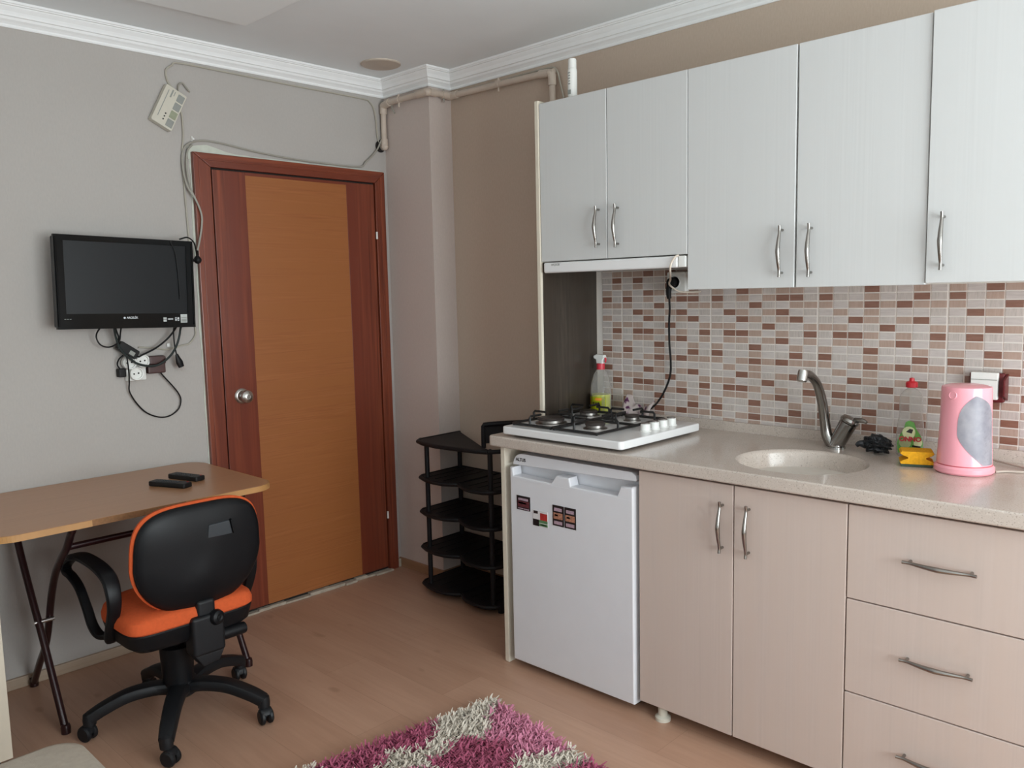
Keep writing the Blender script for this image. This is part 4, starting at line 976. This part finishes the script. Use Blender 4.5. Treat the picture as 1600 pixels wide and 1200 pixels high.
# ---------------------------------------------------------------- desk
DX0, DX1, DY0, DY1, DZ = -2.185, -1.232, -.672, -.008, .75
t = thing('folding_desk', 'beech-topped folding desk with dark brown tube legs against the wall', 'desk', ((DX0+DX1)/2, -.34, 0))
bm = B(); prism(bm, rrect(DX0+.002, DX1-.002, DY0+.002, DY1-.002, .085, 10), DZ-.020, DZ, XY, .0012, 1); dt_ = obj('tabletop', bm, M['desk_top'], t)
ol = rrect(DX0, DX1, DY0, DY1, .087, 12)
def edge_strip(name, keep, m, d=.0015):
    bm = B(); n = len(ol)
    for k in range(n):
        a, b_ = Vector(ol[k]), Vector(ol[(k+1) % n])
        L = (b_-a).length; parts = max(1, int(L/.02))
        for j in range(parts):
            p0 = a.lerp(b_, j/parts); p1 = a.lerp(b_, (j+1)/parts); mid = (p0+p1)/2
            if keep(mid.x, mid.y):
                nn = Vector(((p1-p0).y, -(p1-p0).x)).normalized()*d
                prism(bm, [tuple(p0-nn), tuple(p1-nn), tuple(p1+nn), tuple(p0+nn)], DZ-.021, DZ-.0006, XY)
    return obj(name, bm, m, dt_)
gap = lambda x, y: y < DY0+.01 and -1.90 < x < -1.585
edge_strip('edge_strip', lambda x, y: not gap(x, y), M['desk_edge'], .0018)
edge_strip('bare_edge', gap, M['chipboard'], .0008)['label'] = 'bare chipboard where the edge strip is missing'
RT = .0125
for s, xa, xb in (('l', -1.968, -1.929), ('r', -1.300, -1.340)):
    bm = B(); tube(bm, [(xa, -.10, .722), (xa, -.13, .60), (xa, -.238, .42), (xa, -.345, .26), (xa, -.492, .012)], RT, 3, 12); lathe(bm, [(0, 0), (.015, 0), (.016, .02), (.0135, .03)], (xa, -.495, 0)); obj('leg', bm, M['tube_brown'], t)
    bm = B(); tube(bm, [(xb, -.03, .012), (xb, -.125, .12), (xb, -.23, .236), (xb, -.325, .420), (xb, -.392, .522), (xb, -.464, .588), (xb, -.530, .640), (xb, -.575, .690), (xb, -.600, .715), (xb, -.60+.03, .7275)], RT, 4, 12); lathe(bm, [(0, 0), (.015, 0), (.016, .02), (.0135, .03)], (xb, -.03, 0)); obj('leg', bm, M['tube_brown'], t)
    bm = B(); rod(bm, (xa-.015 if xa < xb else xb-.015, -.30, .335), (xb+.01 if xa < xb else xa+.015, -.30, .335), .007); obj('pivot_bolt', bm, M['steel'], t)
bm = B(); rod(bm, (-1.929, -.530, .640), (-1.340, -.530, .640), .011); obj('crossbar', bm, M['tube_brown'], t)
bm = B(); box(bm, -1.99, -1.28, -.115, -.085, .72, .7298, .002); box(bm, -1.95, -1.32, -.59, -.56, .72, .7298, .002); obj('mounting_rail', bm, M['tube_brown'], t)
# remotes
def remote(label, c, ang, L, W, n):
    u = Vector((math.cos(ang), math.sin(ang), 0)); v = Vector((-math.sin(ang), math.cos(ang), 0)); F = (Vector(c), u, v, Vector((0, 0, 1)))
    t = thing('remote_control', label, 'remote control', c, 'remote controls on the desk')
    bm = B(); prism(bm, rrect(-L/2, L/2, -W/2, W/2, .008, 4), .0005, .019, F, .004); obj('remote_body', bm, M['remote'], t)
    for i in range(n):
        bm = B()
        for j in range(3): prism(bm, rrect(-L/2+.03+i*.0125, -L/2+.038+i*.0125, -W/2+.008+j*.0105, -W/2+.0145+j*.0105, .002, 2), .018, .0206, F)
        obj('button_row', bm, M['button'], t)
    bm = B(); q = Vector(c)+u*(L/2-.014)+v*(W/2-.011); lathe(bm, [(0, .018), (.0035, .018), (.0035, .0208), (0, .021)], q, seg=10); obj('power_button', bm, M['button_red'], t)
remote('longer black remote control nearer the front edge of the desk', (-1.522, -.405, DZ), math.radians(-67), .170, .046, 8)
remote('shorter black remote control lying nearer the wall on the desk', (-1.428, -.335, DZ), math.radians(-74), .158, .046, 7)

# ---------------------------------------------------------------- office chair
t = thing('office_chair', 'black and orange swivel office chair with five castors at the desk', 'chair', (-1.64, -.65, 0))
HX, HY = -1.655, -.700
def strap(bm, pts, widths, th, axis=(1, 0, 0), n=6):
    P = smooth_path(pts, n); m = len(P); A = Vector(axis); rings = []
    for i in range(m):
        tg = (P[min(i+1, m-1)]-P[max(i-1, 0)]).normalized(); nn = tg.cross(A).normalized()
        u = i/(m-1)*(len(widths)-1); k = min(int(u), len(widths)-2); w = widths[k]*(1-(u-k))+widths[k+1]*(u-k)
        sec = [(.5, .2), (.4, .42), (.2, .5), (-.2, .5), (-.4, .42), (-.5, .2), (-.5, -.2), (-.4, -.42), (-.2, -.5), (.2, -.5), (.4, -.42), (.5, -.2)]
        rings.append([bm.verts.new(P[i]+A*(a*w)+nn*(b_*th)) for a, b_ in sec])
    for a, b_ in zip(rings, rings[1:]):
        for k in range(12): bm.faces.new((a[k], a[(k+1) % 12], b_[(k+1) % 12], b_[k]))
    bm.faces.new(rings[0][::-1]); bm.faces.new(rings[-1])
# star base
bm = B(); lathe(bm, [(0, .086), (.036, .088), (.052, .100), (.056, .125), (.050, .145), (.034, .150), (0, .150)], (HX, HY, 0)); sb = obj('base_hub', bm, M['black_plastic'], t)
for k, (a_, L) in enumerate(((162, .288), (236, .294), (306, .294), (22, .292), (92, .270))):
    a = math.radians(a_); d = Vector((math.cos(a), math.sin(a), 0)); w = Vector((-d.y, d.x, 0)); h = Vector((HX, HY, 0))
    bm = B(); strap(bm, [h+d*.03+Vector((0, 0, .122)), h+d*.09+Vector((0, 0, .131)), h+d*.17+Vector((0, 0, .126)), h+d*(L-.045)+Vector((0, 0, .101)), h+d*L+Vector((0, 0, .079))], [.074, .062, .056, .052, .046], .040, w, 5)
    lathe(bm, [(0, .055), (.020, .056), (.0215, .074), (.019, .092), (.010, .098), (0, .099)], h+d*L, seg=20); ar = obj('base_arm', bm, M['black_plastic'], t)
    b2 = a+(1.1 if k % 2 else -.8); e = Vector((math.cos(b2), math.sin(b2), 0)); c = h+d*(L+.0)+e*.012
    bm = B(); wax = Vector((-e.y, e.x, 0))
    for s in (-1, 1): lathe(bm, [(0, -.009), (.020, -.009), (.0265, -.004), (.0265, .004), (.021, .009), (0, .009)], c+wax*s*.0135+Vector((0, 0, .0268)), wax, 24)
    rod(bm, c-wax*.014+Vector((0, 0, .0265)), c+wax*.014+Vector((0, 0, .0265)), .006)
    pts = [c-wax*0+e*.020*math.cos(th)+Vector((0, 0, .029+.025*math.sin(th))) for th in [math.radians(q) for q in range(20, 200, 20)]]
    strap(bm, pts, [.036, .040, .036], .006, wax, 2); rod(bm, h+d*L+Vector((0, 0, .035)), h+d*L+Vector((0, 0, .06)), .007); obj('castor', bm, M['black_plastic'], ar)
bm = B(); lathe(bm, [(0, .135), (.047, .135), (.050, .15), (.055, .26), (.054, .272), (.045, .276), (0, .276)], (HX-.012, HY-.004, 0)); obj('gas_column', bm, M['black_gloss'], t)
bm = B(); lathe(bm, [(0, .27), (.026, .27), (.026, .345), (0, .345)], (HX-.012, HY-.004, 0)); obj('column_tube', bm, M['black_metal'], t)
# seat
SCX, SCY = -1.668, -.712
def superell(a, b_, n=3.0, N=56, taper=0, nb=None):
    o = []
    for k in range(N):
        th = 2*PI*k/N; c, s = math.cos(th), math.sin(th); e = 2/(n if (s >= 0 or nb is None) else nb)
        y = b_*abs(s)**e*(1 if s >= 0 else -1); x = a*abs(c)**e*(1 if c >= 0 else -1)*(1+taper*y/b_); o.append((x, y))
    return o
seat_o = superell(.212, .178, 2.8, N=72, nb=7.0)
FS = ((SCX, SCY, .40), (1, 0, 0), (0, 1, 0), (0, 0, 1))
bm = B(); pillow(bm, seat_o, [(0, -.066), (.6, -.066), (.86, -.060), (.95, -.044), (.995, -.004), (1.0, .0), (.97, .008), (.5, .010), (0, .010)], FS); obj('seat_shell', bm, M['black_gloss'], t)
bm = B(); pillow(bm, seat_o, [(0, .004), (.7, .004), (.97, .002), (1.012, .010), (1.015, .026), (.985, .044), (.92, .054), (.75, .060), (.4, .058), (0, .056)], FS); obj('seat_cushion', bm, M['orange'], t)
bm = B(); box(bm, HX-.09, HX+.08, HY-.10, HY+.09, .325, .345, .006); obj('mechanism_plate', bm, M['black_metal'], t)
# back
BO = superell(.213, .181, 3.8, taper=.00, nb=2.15)
BO = [(x*(1-.05*max(0, -(y)/.18))*(1-.03*max(0, y/.18)), y) for x, y in BO]
rec = math.radians(5)
FB = ((-1.640, -.868, .608), (1, 0, 0), (0, -math.sin(rec), math.cos(rec)), (0, -math.cos(rec), -math.sin(rec)))
bm = B(); pillow(bm, BO, [(0, -.012), (.9, -.012), (.985, -.010), (1.0, .0), (.985, .008), (.95, .014), (.88, .021), (.7, .030), (.45, .036), (.2, .038), (0, .038)], FB)
o_, u_, v_, w_ = [Vector(x) for x in FB]
for v in bm.verts:
    q = v.co-o_; a, b_, h = q.dot(u_), q.dot(v_), q.dot(w_)
    if h > .012:   # central spine that swells towards the foot of the shell
        sp = math.exp(-((a-.01)/(.05+.07*max(0, min(1, .5-b_/.36))))**2)*max(0, min(1, (.05-b_)/.12)); v.co += w_*.016*sp*max(0, 1-((b_+.08)/.09)**2 if b_ < -.08 else 1)
obj('back_shell', bm, M['black_gloss'], t, angle=60)
bm = B(); pillow(bm, BO, [(0, -.058), (.5, -.056), (.8, -.050), (.95, -.040), (1.02, -.024), (1.03, -.012), (1.0, -.006), (.9, -.006), (0, -.006)], FB); obj('back_cushion', bm, M['orange'], t)
FG = (o_+u_*.052+v_*.092+w_*.0365, u_, v_, (w_+v_*-.10).normalized())
bm = B(); prism(bm, [(-.040, -.022), (.044, -.024), (.034, .022), (-.036, .020)], -.012, .001, FG, .002); gs = obj('grip_slot', bm, M['black_shine'], t)
bm = B(); prism(bm, [(.036, .024), (.046, -.024), (.054, -.022), (.042, .026)], -.008, .006, FG, .002); obj('grip_lip', bm, M['black_gloss'], gs)
bm = B(); box(bm, -1.698, -1.588, -.912, -.845, .290, .422, .012, 3); box(bm, -1.672, -1.610, -.899, -.845, .39, .47, .012, 3)
prism(bm, [(-.055, .295), (.050, .295), (.030, .258), (-.025, .250)], -.025, .034, ((-1.640, -.872, 0), (1, 0, 0), (0, 0, 1), (0, -1, 0)), .006); box(bm, -1.675, -1.605, -.85, -.70, .322, .338, .005); obj('back_bracket', bm, M['black_plastic'], t)
bm = B(); lathe(bm, [(0, 0), (.024, 0), (.026, .010), (.022, .022), (.012, .026), (.006, .024), (0, .026)], (-1.617, -.898, .405), (.25, -1, .1)); obj('back_knob', bm, M['black_gloss'], t)
bm = B(); tube(bm, [(-1.60, -.868, .325), (-1.575, -.868, .325), (-1.52, -.868, .325), (-1.500, -.868, .325), (-1.494, -.868, .325)], [.019, .0205, .0205, .019, .010], 3, 16); obj('tilt_lever', bm, M['black_gloss'], t)
for s, ax in ((-1, -1.884), (1, -1.418)):
    bm = B()
    strap(bm, [(ax-s*.05, -.66, .352), (ax-s*.012, -.69, .350), (ax, -.735, .40), (ax, -.776, .475), (ax, -.780, .530), (ax, -.755, .572), (ax, -.690, .592), (ax, -.60, .598), (ax, -.51, .594), (ax, -.43, .574), (ax, -.375, .545), (ax, -.352, .522)], [.03, .034, .036, .042, .047, .050, .051, .050, .047, .042, .034], .024)
    strap(bm, [(ax, -.350, .526), (ax, -.365, .508), (ax, -.41, .502), (ax, -.475, .478), (ax, -.53, .425), (ax, -.580, .368), (ax-s*.01, -.625, .345), (ax-s*.05, -.645, .345)], [.034, .034, .032, .030, .032, .034, .032], .020)
    obj('armrest', bm, M['black_gloss'], t)

# ---------------------------------------------------------------- shoe rack
t = thing('shoe_rack', 'black plastic five-tier shoe rack in the corner beside the fridge', 'shoe rack', (-.18, -.62, 0))
def lobes():
    p = [(-.022, -.365), (-.285, -.372), (-.312, -.392), (-.335, -.45), (-.346, -.52), (-.340, -.58), (-.318, -.625), (-.300, -.650), (-.318, -.680), (-.342, -.73), (-.350, -.79), (-.340, -.85), (-.312, -.885), (-.28, -.897), (-.022, -.897)]
    return p
for z in (.040, .222, .397, .564):
    bm = B(); prism(bm, lobes(), z-.010, z+.006, XY, .004); L_ = lobes()
    tube(bm, [(a, b_, z+.002) for a, b_ in L_], .0085, 1, 8, closed=True)
    for y in (-.43, -.49, -.55, -.72, -.78, -.84): box(bm, -.30, -.05, y-.004, y+.004, z+.005, z+.009, .001)
    box(bm, -.29, -.03, -.650, -.640, z+.004, z+.012, .002); obj('shelf', bm, M['rack'], t)
bm = B()
for x, y in ((-.26, -.40), (-.26, -.87), (-.05, -.40), (-.05, -.87)): rod(bm, (x, y, 0), (x, y, .035), .016)
obj('foot', bm, M['rack'], t)
z = .744
top = [(-.022, -.365), (-.285, -.372), (-.325, -.400), (-.352, -.47), (-.362, -.56), (-.355, -.64), (-.345, -.72), (-.335, -.80), (-.315, -.86), (-.285, -.85), (-.255, -.775)]
bm = B(); prism(bm, top, z-.010, z+.004, XY, .003); tube(bm, [(a, b_, z) for a, b_ in top[1:10]], .010, 1, 10); tube(bm, [(-.31, -.86, z), (-.25, -.90, z), (-.12, -.905, z), (-.03, -.897, z)], .010, 3, 10); tube(bm, [(-.022, -.365, z), (-.285, -.372, z)], .008, 1, 8); obj('top_shelf', bm, M['rack'], t)
for x, y, zt in ((-.298, -.430, .745), (-.045, -.385, .745), (-.300, -.862, .745), (-.045, -.875, .745)):
    bm = B(); rod(bm, (x, y, .03), (x, y, zt), .0115, 14); obj('post', bm, M['rack'], t)
bm = B(); tube(bm, [(-.252, -.775, .745), (-.252, -.775, .83), (-.250, -.778, .846), (-.235, -.79, .852), (-.10, -.875, .852), (-.06, -.89, .85), (-.05, -.893, .835), (-.05, -.893, .745)], .011, 2, 10)
prism(bm, [(0, .02), (.235, .02), (.235, .105), (0, .105)], -.004, .004, ((-.252, -.775, .745), Vector((.202, -.118, 0)).normalized(), (0, 0, 1), Vector((.118, .202, 0)).normalized())); obj('side_guard', bm, M['rack'], t)

# ---------------------------------------------------------------- rug
t = thing('shaggy_rug', 'shaggy rug with pink, plum and white blobs on the floor', 'rug', (-1.5, -2.3, 0))
ra = math.radians(9.3); RC = Vector((-.885, -1.440, 0)); RU = Vector((-math.cos(ra), math.sin(ra), 0)); RV = Vector((-math.sin(ra), -math.cos(ra), 0))
RL, RW = 1.10, 1.20
bm = B(); prism(bm, [(.012, .012), (RL-.012, .012), (RL-.012, RW-.012), (.012, RW-.012)], .001, .010, (RC, RU, RV, (0, 0, 1))); obj('backing', bm, M['rug_back'], t, smooth=False)
blobs = [(-.990, -1.690, .145, .130, 1), (-.935, -1.575, .070, .085, 1), (-.965, -1.79, .07, .06, 1), (-1.215, -1.395, .085, .085, 2), (-1.275, -1.42, .07, .08, 2), (-1.45, -1.38, .115, .10, 2), (-1.205, -1.675, .12, .125, 2), (-1.40, -1.62, .07, .07, 1),
         (-1.05, -2.05, .16, .14, 2), (-1.55, -1.75, .17, .15, 1), (-1.35, -2.0, .15, .16, 1), (-1.75, -2.1, .18, .16, 2), (-1.2, -2.4, .17, .17, 1), (-1.6, -2.45, .18, .16, 2), (-1.95, -2.5, .17, .18, 1), (-1.4, -2.8, .18, .15, 2), (-1.85, -1.55, .15, .14, 2), (-1.85, -2.85, .16, .16, 1)]
vsx, fsx, mis = [], [], []
rnd = random.Random(3)
step = .0085
nu, nv = int(RL/step), int(RW/step)
for i in range(nu+1):
    for j in range(nv+1):
        near = j*step < .75
        if not near and (i+j) % 2: continue
        u = i*step+rnd.uniform(-.5, .5)*step; v = j*step+rnd.uniform(-.5, .5)*step
        p = RC+RU*u+RV*v
        k = 0
        wob = .018*math.sin(p.x*37)*math.sin(p.y*31)
        for (a, b_, r1, r2, c) in blobs:
            if ((p.x-a)/(r1+wob))**2+((p.y-b_)/(r2+wob))**2 < 1: k = c
        for q in range(2):
            an = rnd.uniform(0, 2*PI); tilt = rnd.uniform(.4, 1.05); L = rnd.uniform(.026, .042)
            d = Vector((math.cos(an)*math.sin(tilt), math.sin(an)*math.sin(tilt), math.cos(tilt))); w = Vector((-math.sin(an+.6), math.cos(an+.6), 0))*rnd.uniform(.0022, .0038)
            b0 = p+Vector((0, 0, .008)); m1 = b0+d*L*.55; e = m1+(d+Vector((math.cos(an), math.sin(an), -.5))*.5).normalized()*L*.45
            n0 = len(vsx); vsx += [b0-w, b0+w, m1+w*1.2, m1-w*1.2, e+w*.5, e-w*.5]
            fsx += [(n0, n0+1, n0+2, n0+3), (n0+3, n0+2, n0+4, n0+5)]; mis += [k, k]
me = bpy.data.meshes.new('pile'); loc = Vector((-1.5, -2.3, 0))
me.from_pydata([tuple(v-loc) for v in vsx], [], fsx)
for m in (M['pile_white'], M['pile_pink'], M['pile_plum']): me.materials.append(m)
me.polygons.foreach_set('material_index', mis); me.update()
po = bpy.data.objects.new('pile', me); C.objects.link(po); po.parent = t; po['kind'] = 'stuff'

# ---------------------------------------------------------------- left edge: low cabinet and upholstered seat
t = thing('low_cabinet', 'low cream cabinet tucked under left end of the desk', 'cabinet', (-2.5, -.4, 0))
CXR = -2.166
bm = B(); box(bm, -2.80, CXR, -.648, -.06, .064, .66, .002); obj('cabinet_body', bm, M['cream_panel'], t)
bm = B(); box(bm, -2.80, CXR-.001, -.664, -.648, .066, .66, .0015); obj('door', bm, M['cream_panel'], t)
bm = B(); box(bm, -2.78, CXR-.02, -.60, -.08, 0, .064); obj('plinth', bm, M['dark'], t)
t = thing('upholstered_seat', 'beige fabric seat corner in front of the low cream cabinet', 'seat', (-2.6, -1.95, 0))
ZS = .42
so = rrect(-3.05, -2.19, -2.55, -1.345, .07, 8)
bm = B(); pillow(bm, so, [(0, -.16), (.9, -.16), (.985, -.15), (1, -.13), (1.0, -.05), (.992, -.025), (.975, -.010), (.94, -.002), (.85, .0), (0, .002)], ((0, 0, ZS), (1, 0, 0), (0, 1, 0), (0, 0, 1))); obj('seat_cushion', bm, M['upholstery'], t)
bm = B(); prism(bm, rrect(-3.04, -2.205, -2.54, -1.36, .05, 5), .05, ZS-.155, XY, .01); obj('seat_base', bm, M['upholstery'], t)
for x, y in ((-3.0, -2.5), (-3.0, -1.4), (-2.25, -2.5), (-2.25, -1.4)):
    bm = B(); rod(bm, (x, y, 0), (x, y, .06), .02); obj('foot', bm, M['black_plastic'], t)

# ---------------------------------------------------------------- daylight, camera
w = bpy.data.worlds.new('World'); sc.world = w; w.use_nodes = True
bg = w.node_tree.nodes['Background']; bg.inputs[0].default_value = (.80, .90, 1.0, 1); bg.inputs[1].default_value = 1.6
ld = bpy.data.lights.new('window_daylight', 'AREA'); ld.shape = 'RECTANGLE'; ld.size = WX1-WX0-.1; ld.size_y = WZ1-WZ0-.1; ld.energy = 152; ld.color = (.88, .96, 1.0)
lo = bpy.data.objects.new('window_daylight', ld); C.objects.link(lo); lo.location = ((WX0+WX1)/2, YF-.005, (WZ0+WZ1)/2); lo.rotation_euler = (PI/2, 0, 0)
lo.rotation_euler = Vector((0, 1, .35)).to_track_quat('-Z', 'Z').to_euler()

cam = bpy.data.cameras.new('camera'); co = bpy.data.objects.new('camera', cam); C.objects.link(co); sc.camera = co
R = Vector((0.6916155916, -0.7219352516, -0.0218487071)); Uu = Vector((0.0946075072, 0.0605616698, 0.9936708226)); Fw = Vector((0.7160428011, 0.6893052856, -0.1101858896))
co.matrix_world = Matrix(((R.x, Uu.x, -Fw.x, -2.81008547), (R.y, Uu.y, -Fw.y, -3.42326431), (R.z, Uu.z, -Fw.z, 1.44036036), (0, 0, 0, 1)))
cam.sensor_width = 36; cam.sensor_fit = 'HORIZONTAL'; cam.lens = 1290.8473/1600*36; cam.clip_start = .02
vs_ = sc.view_settings; vs_.view_transform = 'Standard'; vs_.look = 'None'; vs_.gamma = 1; vs_.use_curve_mapping = False; vs_.exposure = 0.0
sc.cycles.use_denoising = True; sc.cycles.max_bounces = 10; sc.cycles.diffuse_bounces = 6; sc.cycles.transparent_max_bounces = 16
sc.cycles.sample_clamp_indirect = 8; sc.cycles.caustics_reflective = False; sc.cycles.caustics_refractive = False
